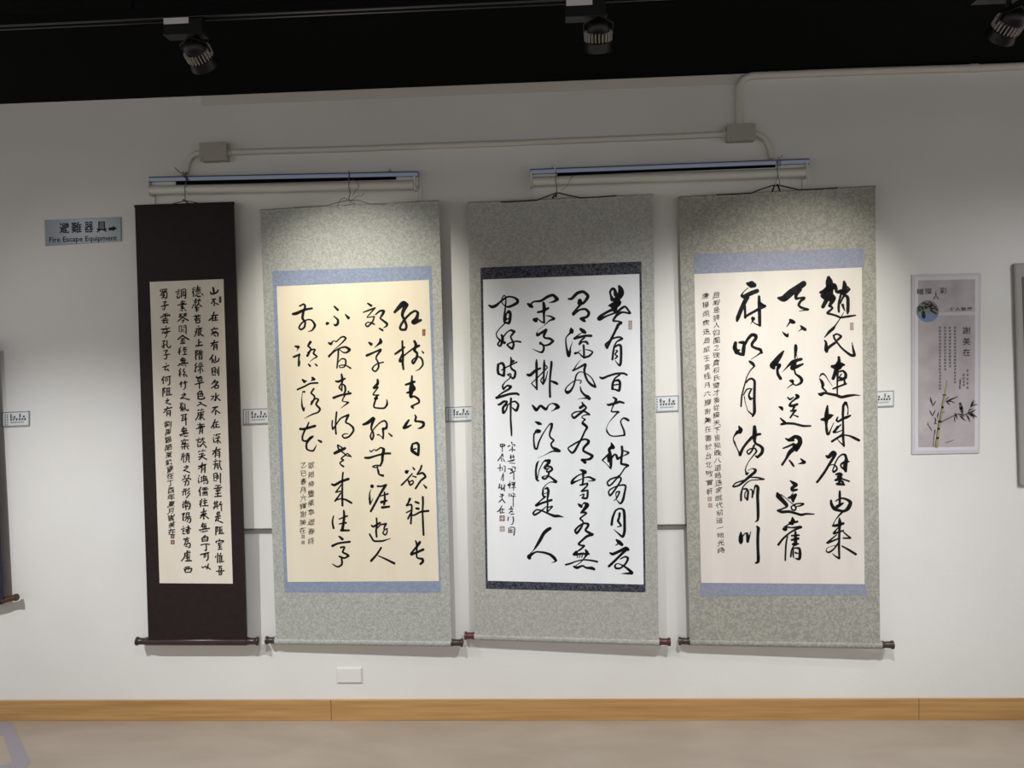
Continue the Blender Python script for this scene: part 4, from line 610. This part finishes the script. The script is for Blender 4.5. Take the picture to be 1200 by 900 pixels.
card_m = mat('card_white', (214, 218, 220), .5); edge_m = mat('acrylic_edge', (140, 147, 152), .2); caption_print_m = mat('label_print', (50, 52, 56), .7)  # white card, acrylic holder, and the plain dark ink of the caption print
def caption(x0, y0, x1, y1, off, label, slope=-.045, lift=.004):
    k = lambda x, y: P(x, y+(x-x0)*slope, off+lift)
    t = thing('caption_label', label, 'label', P((x0+x1)/2, y1, off), 'small caption labels beside the scrolls')
    MB().slab([k(x0, y0), k(x1, y0), k(x1, y1), k(x0, y1)], lift-.0002).build('holder', edge_m, t, bevel=.0006)
    k2 = lambda x, y: P(x, y+(x-x0)*slope, off+lift+.0006)
    MB().slab([k2(x0+1.3, y0+1.3), k2(x1-1.3, y0+1.3), k2(x1-1.3, y1-1.8), k2(x0+1.3, y1-1.8)], .0005).build('card', card_m, t)
    k3 = lambda x, y: P(x, y+(x-x0)*slope, off+lift+.001)
    m = MB(); W_, H_ = x1-x0, y1-y0
    for r in range(5):
        for c in range(2): scribble(m, x0+W_*(.12+.08*c), y0+H_*(.2+.155*r), 1.5, 1.5, k3, 3, .5)
    for fx in (.34, .66): scribble(m, x0+W_*fx, y0+H_*.28, 2.2, 4.2, k3, 5, .8)
    for fx in (.45, .8): scribble(m, x0+W_*fx, y0+H_*.36, 2.4, 2.2, k3, 4, .8)
    for i in range(6): scribble(m, x0+W_*(.34+.1*i), y0+H_*.52, 2, 2.2, k3, 4, .8)
    for i in range(9): scribble(m, x0+W_*(.34+.055*i), y0+H_*.7, 1.2, 1.2, k3, 3, .4)
    m.build('print', caption_print_m, t)
caption(2.2, 483, 34.5, 501, 0, 'small caption label at the far left edge above the blue scroll end')
caption(284.5, 479.6, 317, 498.4, BT, 'small caption label between the dark brown scroll and the first grey scroll')
caption(521.5, 477.2, 554, 495, 0, 'small caption label between the two middle scrolls')
caption(763.5, 464.6, 795.5, 483.8, BT, 'small caption label between the black bordered scroll and the rightmost scroll')
caption(1015.5, 459, 1047.8, 478.2, 0, 'small caption label right of the rightmost scroll beside the bamboo poster')

# ---------------------------------------------------------------- bamboo poster
frame_m = mat('poster_frame', (196, 192, 200), .3); sheet_m = mat('poster_print', (170, 162, 166), .6); two_tone(sheet_m, (160, 151, 155), (186, 178, 183), 9, .3, .7, 6)
po = thing('bamboo_poster', 'narrow framed poster of bamboo and a bird with grey lettering', 'poster', P(1109, 532, 0))
fr = [(1068.8, 321.8), (1150, 319.6), (1148.6, 531), (1068.8, 532.6)]
MB().slab([P(x, y, .006) for x, y in fr], .0055).build('frame', frame_m, po, bevel=.0015)
inner = [(1072, 325), (1146.8, 323), (1145.6, 527.6), (1072, 529)]
MB().slab([P(x, y, .0072) for x, y in inner], .001).build('mat_board', mat('poster_mat', (206, 203, 210), .5), po, bevel=.0004)
MB().slab([P(x, y, .0084) for x, y in [(1076.6, 328.6), (1142.8, 327.2), (1142.2, 523), (1076.4, 524)]], .001).build('print', sheet_m, po)
k = lambda x, y: P(x, y, .0088)
MB().add([P(x, y, .0086) for x, y in [(1100, 366.2), (1142.6, 365.2), (1142.6, 368.8), (1100, 369.8)]], [(0, 3, 2, 1)]).build('pale_band', mat('poster_band', (196, 190, 192), .6), po)
m = MB()
for ch, x0, x1, y0, y1 in (('璀', 1074.3, 1082.6, 338.3, 345.6), ('璨', 1083.8, 1092.2, 337.8, 345), ('人', 1093.4, 1100.2, 341.5, 351.6), ('彩', 1101.4, 1110, 337, 344.8)):
    write(m, ch, ((x0, y0), (x1, y0-.3), (x0, y1)), k, .0 if ch == '人' else .006)
m.build('title', note_m, po); m = MB()
for i, ch in enumerate('十人聯展'): write(m, ch, ((1112.2+7*i, 360), (1118.4+7*i, 359.8), (1112.2+7*i, 364.4)), k, .01)
m.build('subtitle', note_m, po); m = MB()
for i, ch in enumerate('謝美在'): write(m, ch, ((1128.3, 383+12.9*i), (1137.2, 382.7+12.9*i), (1128.3, 391.6+12.9*i)), k, .006)
m.build('name_lettering', note_m, po)
m = MB()
for x, y1 in ((1119.2, 449), (1113.2, 431), (1107.6, 436), (1101.6, 459)):
    y = 384
    while y < y1: scribble(m, x, y, 3.2, 2.3, k, 5, .42); y += 3.75
for x, y0, y1, st in ((1134, 434.5, 455, 5), (1129.4, 439.5, 452, 4), (1125.2, 446, 457, 3)):
    y = y0
    while y < y1: scribble(m, x, y, 2.6, 3.0, k, 4, .6); y += st
m.build('small_print', mat('poster_small_print', (92, 84, 88), .7), po)
c, r = (1087.2, 364.6), 12.9
disc = lambda rr, e, f=lambda a: 1: [P(c[0]+rr*math.cos(a)*f(a), c[1]-rr*math.sin(a)*f(a), e) for a in [2*math.pi*i/40 for i in range(40)]]
ro = MB().flat(disc(r, .0088)).build('round_picture', mat('picture_grey', (120, 124, 118), .7), po)
water = [P(c[0]+r*math.cos(a), c[1]-r*math.sin(a), .009) for a in [math.pi*(1.06+.88*i/20) for i in range(21)]]
MB().flat(water).build('water', mat('picture_water', (104, 128, 160), .5), ro)
m = MB()
for i in range(46):
    a = random.uniform(.0, math.pi); rr = r*math.sqrt(random.uniform(.1, .85)); x = c[0]+rr*math.cos(a); y = c[1]-rr*math.sin(a)*.9
    brush(m, [[(x-1.2, y+.5, .7), (x, y-.4, 1.5), (x+1.3, y+.2, .7)]], lambda x, y: P(x, y, .0092), sub=2)
brush(m, [[(1082, 366, 4), (1082.5, 371, 5)], [(1091, 364, 2), (1097, 367.5, 2)]], lambda x, y: P(x, y, .0092))
m.build('trees', mat('picture_trees', (38, 46, 40), .8), ro)
t = lambda s: parse('@1060,420,7.5\n'+s)
m = MB(); brush(m, t('280,775,28 290,700,27 300,620,25 312,555,23 335,430,21 352,320,17 372,195,8'), k); m.build('bamboo_stalk', mat('bamboo_olive', (150, 145, 92), .7), po)
k2 = lambda x, y: P(x, y, .0091)
m = MB()
brush(m, t('268,775,4 280,700,4 288,640,4 300,570,5 318,480,4 330,400,3 345,330,3;298,556,10 324,560,10;338,320,8 364,324,8;320,560,6 370,535,6 435,503,6;252,775,4 258,700,5 268,630,8;225,340,4 235,375,12 248,420,3;248,420,4 262,395,8 275,375,3;220,455,3 232,480,9 246,508,3;246,508,4 258,480,8 272,455,3;300,470,3 292,500,9 290,525,3;262,520,3 275,540,9 262,580,3;285,575,3 270,570,8;200,575,3 225,610,6 240,640,3;212,590,3 205,560,3;365,375,4 385,395,9 398,408,3;362,380,4 410,360,12 470,335,3;370,385,4 400,375,9 445,392,3;360,372,3 375,350,6 392,340,3'), k2, 1.25)
brush(m, t('440,480,4 455,500,10 462,535,3;450,495,4 440,530,8 445,560,3;480,495,4 505,520,12 535,550,3;490,490,4 515,505,10 530,500,3;540,490,4 560,520,12 575,560,3;545,485,4 590,490,16 635,515,3;555,480,4 590,470,12 625,450,3;560,475,4 575,450,10 600,445,3;580,430,4 590,400,10 605,365,3;582,430,4 605,410,11 640,405,3;584,425,3 600,395,8 622,375,3;570,500,4 605,510,10 610,530,3;440,500,5 470,488,6 545,492,5;330,480,3 345,470,3 355,465,2;360,740,3 400,730,4 440,715,2'), k2, 1.25)
m.build('bamboo_leaves', mat('leaf_ink', (44, 42, 46), .8), po)
m = MB(); brush(m, t('482,398,10 492,405,20 498,435,34 505,465,26 512,490,8;484,396,14 490,396,12'), k2); m.build('bird', mat('bird_grey', (112, 106, 108), .8), po)
m = MB(); brush(m, t('500,410,4 508,440,6 514,480,4;486,392,8 496,390,8'), lambda x, y: P(x, y, .0094)); m.build('bird_markings', mat('bird_dark', (52, 48, 52), .8), po)

# framed panel cut by the right edge of the photograph
edge_frame_m = mat('frame_grey', (150, 149, 146), .5)
xl, xr = P(1191, 440, .02).x, P(1191, 440, .02).x+.42; z1, z0 = P(1190, 308, .02).z, P(1194, 570, .02).z
rp_ = thing('framed_panel', 'grey framed panel cut off by the right edge of the photo', 'picture', ((xl+xr)/2, -.01, z0))
fw = .034
A = [P(1188.2, 308.5, .018), P(1240, 306, .018), P(1244, 567, .018), P(1195.4, 570, .018)]
A[1] = A[0]+Vector((.42, 0, 0)); A[2] = A[3]+Vector((.42, 0, 0))
MB().slab(A, .0175).build('frame', edge_frame_m, rp_, bevel=.01)
B = [A[0]+Vector((fw, 0, -.06)), A[1]+Vector((-fw, 0, -.06)), A[2]+Vector((-fw, 0, .11)), A[3]+Vector((fw, 0, .11))]
MB().slab([p+Vector((0, -.002, 0)) for p in B], .002).build('picture_sheet', mat('sheet_taupe', (104, 92, 84), .7), rp_)

# ---------------------------------------------------------------- hanging scrolls
def seal(name, x0, y0, x1, y1, place, m, parent, rnd=False):
    s = MB(); w, h = x1-x0, y1-y0
    if rnd: brush(s, [[(x0+w/2, y0+w*.4, w*.8), (x0+w/2, y1-w*.4, w*.8)]], place)
    else:
        lw = .8; brush(s, [[(x0, y0, lw), (x1, y0, lw)], [(x1, y0, lw), (x1, y1, lw)], [(x1, y1, lw), (x0, y1, lw)], [(x0, y1, lw), (x0, y0, lw)]], place, sub=1)
        n = 2 if w < 5 else 2
        rows = max(2, round(h/w*2))
        for i in range(2):
            for j in range(rows): scribble(s, x0+w*(.27+.46*i), y0+h*(j+.5)/rows, w*.36, h/rows*.8, place, 4, .6)
    return s.build(name, m, parent)
def knob(parent, p, ax, r, L, m):            # turned roller end, flared at the tip
    k_ = MB().lathe(p, ax, [(-.004, r*.9), (0, r*.98), (L*.1, r), (L*.18, r*.9), (L*.3, r*.86), (L*.65, r*.86), (L*.78, r*.95), (L*.84, r*1.1), (L*.97, r*1.1), (L, r*.96), (L, 0)], 24).build('roller_knob', m, parent)
    MB().lathe(Vector(p)+Vector(ax)*L*.86, ax, [(0, r*1.11), (0.0005, r*1.14), (L*.09, r*1.14), (L*.1, r*1.11)], 24).build('knob_rim', rim_m, k_) if False else None
    return k_
def scroll(label, plane, quad, border, sheet, mats, roller, rr, ink, gain, cord, hook, extra, grp='hanging calligraphy scrolls in the middle'):
    mount_m, border_m, paper_m, knob_m = mats
    base = PL((quad[2][0]+quad[3][0])/2, quad[3][1], plane)
    t = thing('hanging_scroll', label, 'scroll', base, grp)
    sl = lambda q, e, th: MB().slab([PL(x, y, plane, e) for x, y in q], th)
    sl(quad, 0, .002).build('mount', mount_m, t)
    for q in border: sl(q, .0008, .0012).build('inner_border', border_m, t)
    pp = sl(sheet, .0016, .0012).build('paper', paper_m, t)
    place = lambda x, y: PL(x, y, plane, .0021)
    for nm, txt in ink.items():
        for blk in chars(txt):
            m = MB(); brush(m, blk, place, gain); m.build('note_character' if nm == 'note' else 'character', note_m if nm == 'note' else ink_m, pp)
    extra(t, pp, place)
    # top rod under the silk and the roller at the foot
    a, b = PL(*quad[0], plane, -.004), PL(*quad[1], plane, -.004); d = (b-a).normalized()
    MB().tube([a-d*.001, a, b, b+d*.001], [.004, .007, .007, .004], 14).build('top_rod', mount_m, t)
    (lx, ly), (rx, ry), (kl, kr) = roller
    a, b = PL(lx, ly, plane, -rr), PL(rx, ry, plane, -rr); d = (b-a).normalized()
    a, b = a+Vector((0, -.004, 0)), b+Vector((0, -.004, 0))
    ro = MB().tube([a, a+d*.001, b-d*.001, b], [rr*.97, rr, rr, rr*.97], 28).build('roller', rod_m if knob_m is rod_m else mount_m, t)
    knob(ro, a, -d, rr*.93, kl, knob_m); knob(ro, b, d, rr*.93, kr, knob_m)
    # hanging cord tied to the rod
    for nm, m_, r_, pts in cord:
        q_ = [PL(x, y, plane, .004) for x, y in pts]; MB().tube(q_, r_, 6).build(nm, m_, t)
    return t
def hang_hook(label, pts, r, m, extra=()):   # wire hook over the lamp rail holding a cord
    q_ = [P(x, y, o) for x, y, o in pts]; lo = min(q_, key=lambda p: p.z)
    t = thing('wire_hook', label, 'hook', lo, 'wire hooks holding the scrolls'); MB().tube(q_, r, 8).build('hook_wire', m, t)
    for nm, m_, r_, pp in extra: MB().tube([P(x, y, o) for x, y, o in pp], r_, 6).build(nm, m_, t)
    return t
brown_m = mat('mount_brown', (32, 21, 21), .7, spec=.3); two_tone(brown_m, (29, 19, 18), (37, 25, 25), 40, .35, .7, 3)
rod_m = mat('roller_brown', (52, 34, 36), .32)
silk2 = silk('silk_grey_green', (158, 160, 155), (181, 184, 180), 95)
silk3 = silk('silk_warm_grey', (160, 160, 154), (180, 181, 176), 85)
silk4 = silk('silk_brocade', (147, 146, 139), (168, 167, 159), 62, .16)
blue2 = silk('silk_blue', (128, 140, 166), (144, 156, 180), 110, .06); blue4 = silk('silk_blue_grey', (134, 139, 158), (148, 153, 172), 110, .06)
navy3 = silk('silk_navy', (34, 36, 48), (84, 86, 98), 100, .1)
paper1 = paper('paper_ivory', (222, 214, 200), (230, 223, 210)); paper2 = paper('paper_cream', (222, 212, 190), (229, 220, 200))
paper3 = paper('paper_white', (228, 231, 236), (236, 238, 242)); paper4 = paper('paper_rose', (214, 208, 202), (222, 217, 211))

def note_text(pp, place, cols, w, h, bold=.012):
    for text, pts in cols:
        n = len(text); m = MB()
        for i, ch in enumerate(text):
            yy = pts[0][1]+(pts[-1][1]-pts[0][1])*i/(n-1); j = max(k for k in range(len(pts)-1) if pts[k][1] <= yy); f_ = (yy-pts[j][1])/(pts[j+1][1]-pts[j][1])
            x = pts[j][0]+(pts[j+1][0]-pts[j][0])*f_; y = pts[j][1]+(pts[j+1][1]-pts[j][1])*f_
            han(m, ch, x+random.uniform(-.3, .3), y, w*random.uniform(.9, 1.08), h*random.uniform(.88, 1.05), place, bold, .18)
        m.build('inscription', note_m, pp)

# 1: dark brown mount, four columns of small characters
def ex1(t, pp, place):
    note_text(pp, place, [('劉禹錫陋室銘', [(196.6, 497.6), (198.2, 542)]), ('歲在丁酉年夏月謝美在', [(199, 549.8), (200.6, 588), (201.2, 623.4)])], 7.6, 7.6, .02)
    seal('seal', 200.2, 626.8, 204, 630.8, place, seal_m, pp); seal('seal', 200.4, 633.2, 204.2, 637.4, place, seal_m, pp)
    seal('seal', 256.2, 347, 259.8, 355.2, place, seal_dark_m, pp, True)
PL1 = (.0698, .0063, 0)
scroll('narrow dark brown scroll with four columns of small characters, leftmost of the four', PL1, [(158, 242), (274.2, 238.2), (289.4, 751), (173.9, 751)], [],
       [(175.4, 330.4), (261.8, 327), (272.8, 684), (187, 683.4)], (brown_m, None, paper1, rod_m), ((173, 751), (290, 751), (.052, .054)), .0195, INK1, 1.14,
       [('cord', cord_m, .002, [(190, 241), (204, 238.6), (214, 235.6), (219, 235.4), (232, 238), (246, 239.6)]), ('cord_knot', cord_m, .003, [(214.5, 233.5), (217, 235.5), (221, 238.5)])], None, ex1)
# 2: cream sheet with a blue border
def ex2(t, pp, place):
    note_text(pp, place, [('歐陽脩豐樂亭遊春詩', [(364.8, 545.3), (364.6, 634)]), ('乙巳春月六輝謝美在', [(355.6, 545.3), (355, 622)])], 6.6, 7.4, .006)
    seal('seal', 353.6, 627, 356.8, 630.6, place, seal_pale_m, pp); seal('seal', 353.6, 634, 356.8, 637.4, place, seal_pale_m, pp)
    seal('seal', 495.2, 386, 498.2, 393.2, place, seal_orange_m, pp)
PL2 = (.0831, .0095, .0214)
scroll('grey green scroll with blue inner border and cream sheet, second from left', PL2, [(305, 247.2), (514.4, 236.4), (529.2, 752.6), (323.5, 750)],
       [[(319, 317.6), (505.8, 311.6), (516.6, 694.4), (333.6, 694.2)]], [(324.2, 335.6), (502.6, 328), (514.4, 681), (337, 682)], (silk2, blue2, paper2, dark_knob_m),
       ((323.2, 750), (529, 752.6), (.046, .055)), .0185, INK2, 1.0,
       [('cord', wire_m, .0016, [(344, 243.4), (382, 241.2), (398, 236.6), (408, 234.6), (420, 234.8), (434, 239), (452, 239.6)]),
        ('twisted_wire', wire_m, .0014, [(395, 242), (399, 234), (404, 231.5), (408, 235), (414, 238.5), (409, 240), (403, 240.5)]),
        ('twisted_wire', wire_m, .0014, [(416, 240), (413, 234), (418, 230), (424, 229.5), (427, 226)])], None, ex2)
# 3: white sheet with a navy border
def ex3(t, pp, place):
    seal('seal', 585.8, 604.5, 591.2, 610.4, place, seal_m, pp); seal('seal', 586, 617, 591.2, 622.6, place, seal_pale_m, pp)
    seal('seal', 736.8, 376, 740.4, 385.8, place, seal_pale_m, pp)
PL3 = (.0625, .009, .022)
scroll('warm grey scroll with black patterned inner border and white sheet, third from left', PL3, [(548.6, 239), (765.2, 229.2), (772, 751.4), (556.6, 744.8)],
       [[(563, 313.6), (751.6, 306.4), (756.6, 694.2), (569.4, 690)]], [(566, 327.6), (749.2, 321), (754.2, 685), (571.6, 680.6)], (silk3, navy3, paper3, red_knob_m),
       ((556.2, 744.8), (772, 751.4), (.046, .052)), .0185, INK3, 1.0,
       [('cord', cord_m, .003, [(587, 237), (610, 236), (628.5, 234.8), (640, 230.6), (651, 226.2), (656, 226.2), (668, 229.4), (681, 232), (700, 231), (722.5, 229.4)]),
        ('cord_knot', cord_m, .0042, [(647.5, 232.5), (649.5, 229), (652.5, 227.5), (651, 231)])], None, ex3)
# 4: brocade mount with pale blue bands
def ex4(t, pp, place):
    note_text(pp, place, [('趙嘏是詩人如圍之瑰寶和氏璧才奏從模天下皆知晚八道趙送家說代前這一地光時', [(839.5, 346), (839.5, 480), (841.5, 560), (845, 645)]),
                          ('唐楊炯夜送趙縱壬寅桂月六輝謝美在書於台北敏實軒', [(826.8, 347), (828.6, 420), (829.4, 485), (831.4, 576)])], 7.0, 7.0, .006)
    seal('seal', 829.6, 582.6, 833.8, 587, place, seal_pale_m, pp); seal('seal', 830.2, 590, 834.4, 594.4, place, seal_pale_m, pp)
    seal('seal', 996.4, 378.4, 1000, 386.6, place, seal_pale_m, pp)
PL4 = (.0408, .009, .022)
scroll('brocade scroll with pale blue bands and the largest characters, rightmost of the four', PL4, [(795.2, 232.2), (1025.6, 219.2), (1031.5, 755), (808.3, 751)],
       [[(812.6, 297.8), (1012.4, 290.4), (1012.7, 313.4), (813.1, 321.3)], [(821, 682.8), (1014.8, 684.4), (1016.4, 697.6), (820.4, 699)]], [(813.4, 321.2), (1010, 313.4), (1013.2, 684.6), (821.6, 683)], (silk4, blue4, paper4, dark_knob_m),
       ((808, 751), (1032, 755), (.050, .054)), .0185, INK4, 1.0,
       [('cord', cord_m, .003, [(839, 228.4), (860, 227.4), (880, 226.4), (893, 221.4), (905, 217.4), (915, 217.4), (925, 219.8), (936, 222.4), (960, 221.6), (981.6, 220)]),
        ('cord_knot', cord_m, .0036, [(905, 224.6), (908, 216.5), (911, 215.5), (914, 224)])], None, ex4)
FO = .0822
hang_hook('thin dark hook with red brown string over the left lamp holding the brown scroll', [(217.5, 203, FO), (218, 207.5, FO), (218, 214, FO), (216.5, 220, FO), (216.8, 229, FO), (217.2, 236, .083)], .0022, wire_m,
          [('string', redcord_m, .002, [(205, 196.5, FO), (210, 201.5, .084), (217, 204.5, .088), (220.5, 203, .084), (214.5, 201.5, FO), (215.5, 206, .088), (219, 210.5, .087), (217, 215, .087)])])
hang_hook('thin grey wire hook over the left lamp holding the cream sheet scroll', [(408.6, 200, FO), (408.8, 204, FO), (409, 212, FO), (408.6, 219, FO), (410.4, 226, FO), (408.5, 233, .083), (412, 236, .083)], .0022, wire_m,
          [('loose_wire', wire_m, .0011, [(412, 210, .083), (419, 213, .085), (420.5, 219, .086), (416, 224.5, .085), (413, 230, .084)])])
hang_hook('thin grey wire hook over the right lamp holding the black bordered scroll', [(647.6, 193.5, FO), (650.6, 197, FO), (651.6, 203, FO), (651, 212, FO), (652.6, 220, FO), (652.4, 226, .083)], .0024, steel_m,
          [('loose_wire', wire_m, .0011, [(671, 206, .083), (667.5, 212, .085), (664, 219, .085), (657, 223.5, .084)])])
hang_hook('thin grey wire hook over the right lamp holding the rightmost scroll', [(912.6, 184, FO), (911.6, 189, FO), (911, 196, FO), (911.6, 204, FO), (910.6, 212, FO), (908, 217, .083)], .0024, steel_m,
          [('twisted_wire', wire_m, .0016, [(917, 181.5, FO), (914, 185.5, .085), (915, 190, .085), (913.6, 196, .085)]), ('twisted_wire', wire_m, .0016, [(911.5, 206, .083), (913.5, 213, .083), (914, 218, .083)])])

# the end of another scroll at the left edge of the photograph
navy_m = mat('mount_navy', (24, 28, 46), .7)
PLn = (.066, .008, 0)
ns = thing('hanging_scroll', 'navy scroll cut off by the left edge with a brown roller end', 'scroll', PL(-60, 700, PLn))
TR, BR = PL(-13, 400, PLn), PL(4.2, 703, PLn); dx = Vector((-.34, 0, 0))
MB().slab([TR+dx, TR, BR, BR+dx], .002).build('mount', navy_m, ns)
a = PL(3.6, 703.6, PLn, -.016); d = Vector((1, 0, .22)).normalized()
rn = MB().tube([a-d*.34, a-d*.339, a-d*.001, a], [.016, .0165, .0165, .016], 24).build('roller', navy_m, ns)
knob(rn, a, d, .0155, .072, wood_knob_m)

# ---------------------------------------------------------------- lighting track and spotlights
tm = mat('track_black', (11, 12, 14), .3, spec=.5); lamp_m = mat('lamp_black', (11, 11, 12), .45); fin_m = mat('lamp_fins', (172, 164, 158), .4, .2)
label_m = mat('white_label', (214, 214, 214), .6); lens_m = mat('lamp_lens', (60, 60, 60), .15)
zt = (P(0, 33.5, TO).z+P(400, 14.6, TO).z)/2
tr = thing('lighting_track', 'black lighting track under the dark ceiling', 'lighting track', (0, -TO, zt))
MB().box((-5, -TO-.017, zt), (5, -TO+.017, zt+.032)).build('rail', tm, tr, bevel=.002)
MB().box((-5, -TO-.006, zt-.001), (5, -TO+.006, zt+.002)).build('slot', slot_m, tr)
for x in (-3.6, -1.2, 1.2, 3.6): MB().tube([(x, -TO, zt+.03), (x, -TO, ZC)], .006, 10).build('stem', tm, tr)
LAB = ['black track spotlight tilted right, above the dark brown scroll', 'black track spotlight hanging straight, top centre',
       'black track spotlight tilted left in the top right corner']
for (hx, hy, aim, watts, cone, blend), lab in zip(SPOTS, LAB):
    h = P(hx, hy, TO); tgt = P(*aim, .05); ax = (tgt-h).normalized()
    t = thing('track_spotlight', lab, 'spotlight', (h.x, -TO, zt), 'track spotlights')
    x1, x0 = h.x+.022, h.x-.092
    MB().box((x0, -TO-.018, zt-.044), (x1, -TO+.018, zt-.002)).build('adapter', lamp_m, t, bevel=.002)
    MB().box((x0-.001, -TO-.021, zt-.050), (x1+.003, -TO+.021, zt-.043)).build('adapter_base', lamp_m, t, bevel=.001)
    MB().box((x0+.002, -TO-.0188, zt-.018), (x0+.076, -TO-.0178, zt-.001)).build('label_strip', label_m, t)
    top = Vector((h.x, -TO, zt-.05)); MB().tube([top, top-Vector((0, 0, .012)), h-ax*.03], [.007, .007, .006], 10).build('arm', lamp_m, t)
    side = ax.cross(Vector((0, 0, 1))).normalized()
    yk = [h+side*.040*s-ax*.0 for s in (-1, 1)]
    MB().tube([yk[0], h+side*-.041-ax*.030, h-ax*.052, h+side*.041-ax*.030, yk[1]], .003, 8).build('yoke', lamp_m, t)
    MB().lathe(h, ax, [(-.046, 0), (-.045, .014), (-.038, .026), (-.028, .032), (-.008, .033), (-.004, .030), (.014, .032), (.018, .037), (.034, .040), (.042, .043), (.044, .041), (.040, .036), (.040, 0)], 32).build('head', lamp_m, t)
    fn = MB(); a0 = ax.cross(Vector((0, 1, 0))).normalized(); b0 = ax.cross(a0)
    for i in range(24):
        w = 2*math.pi*i/24; rd = a0*math.cos(w)+b0*math.sin(w); tg = ax.cross(rd)*.0013
        pts = [h+rd*.030-ax*.010-tg, h+rd*.0405-ax*.010-tg, h+rd*.0405+ax*.014-tg, h+rd*.030+ax*.014-tg]
        fn.prism(pts, tg*2)
    fn.build('heat_sink', fin_m, t)
    MB().lathe(h, ax, [(.0405, .0), (.0408, .035), (.0412, .0)], 24).build('lens', lens_m, t)
    spot((h+ax*.052)-Vector(t['_o']), ax, watts, cone, blend, t, colour=WARM)

for o in S.objects:
    if '_o' in o: del o['_o']
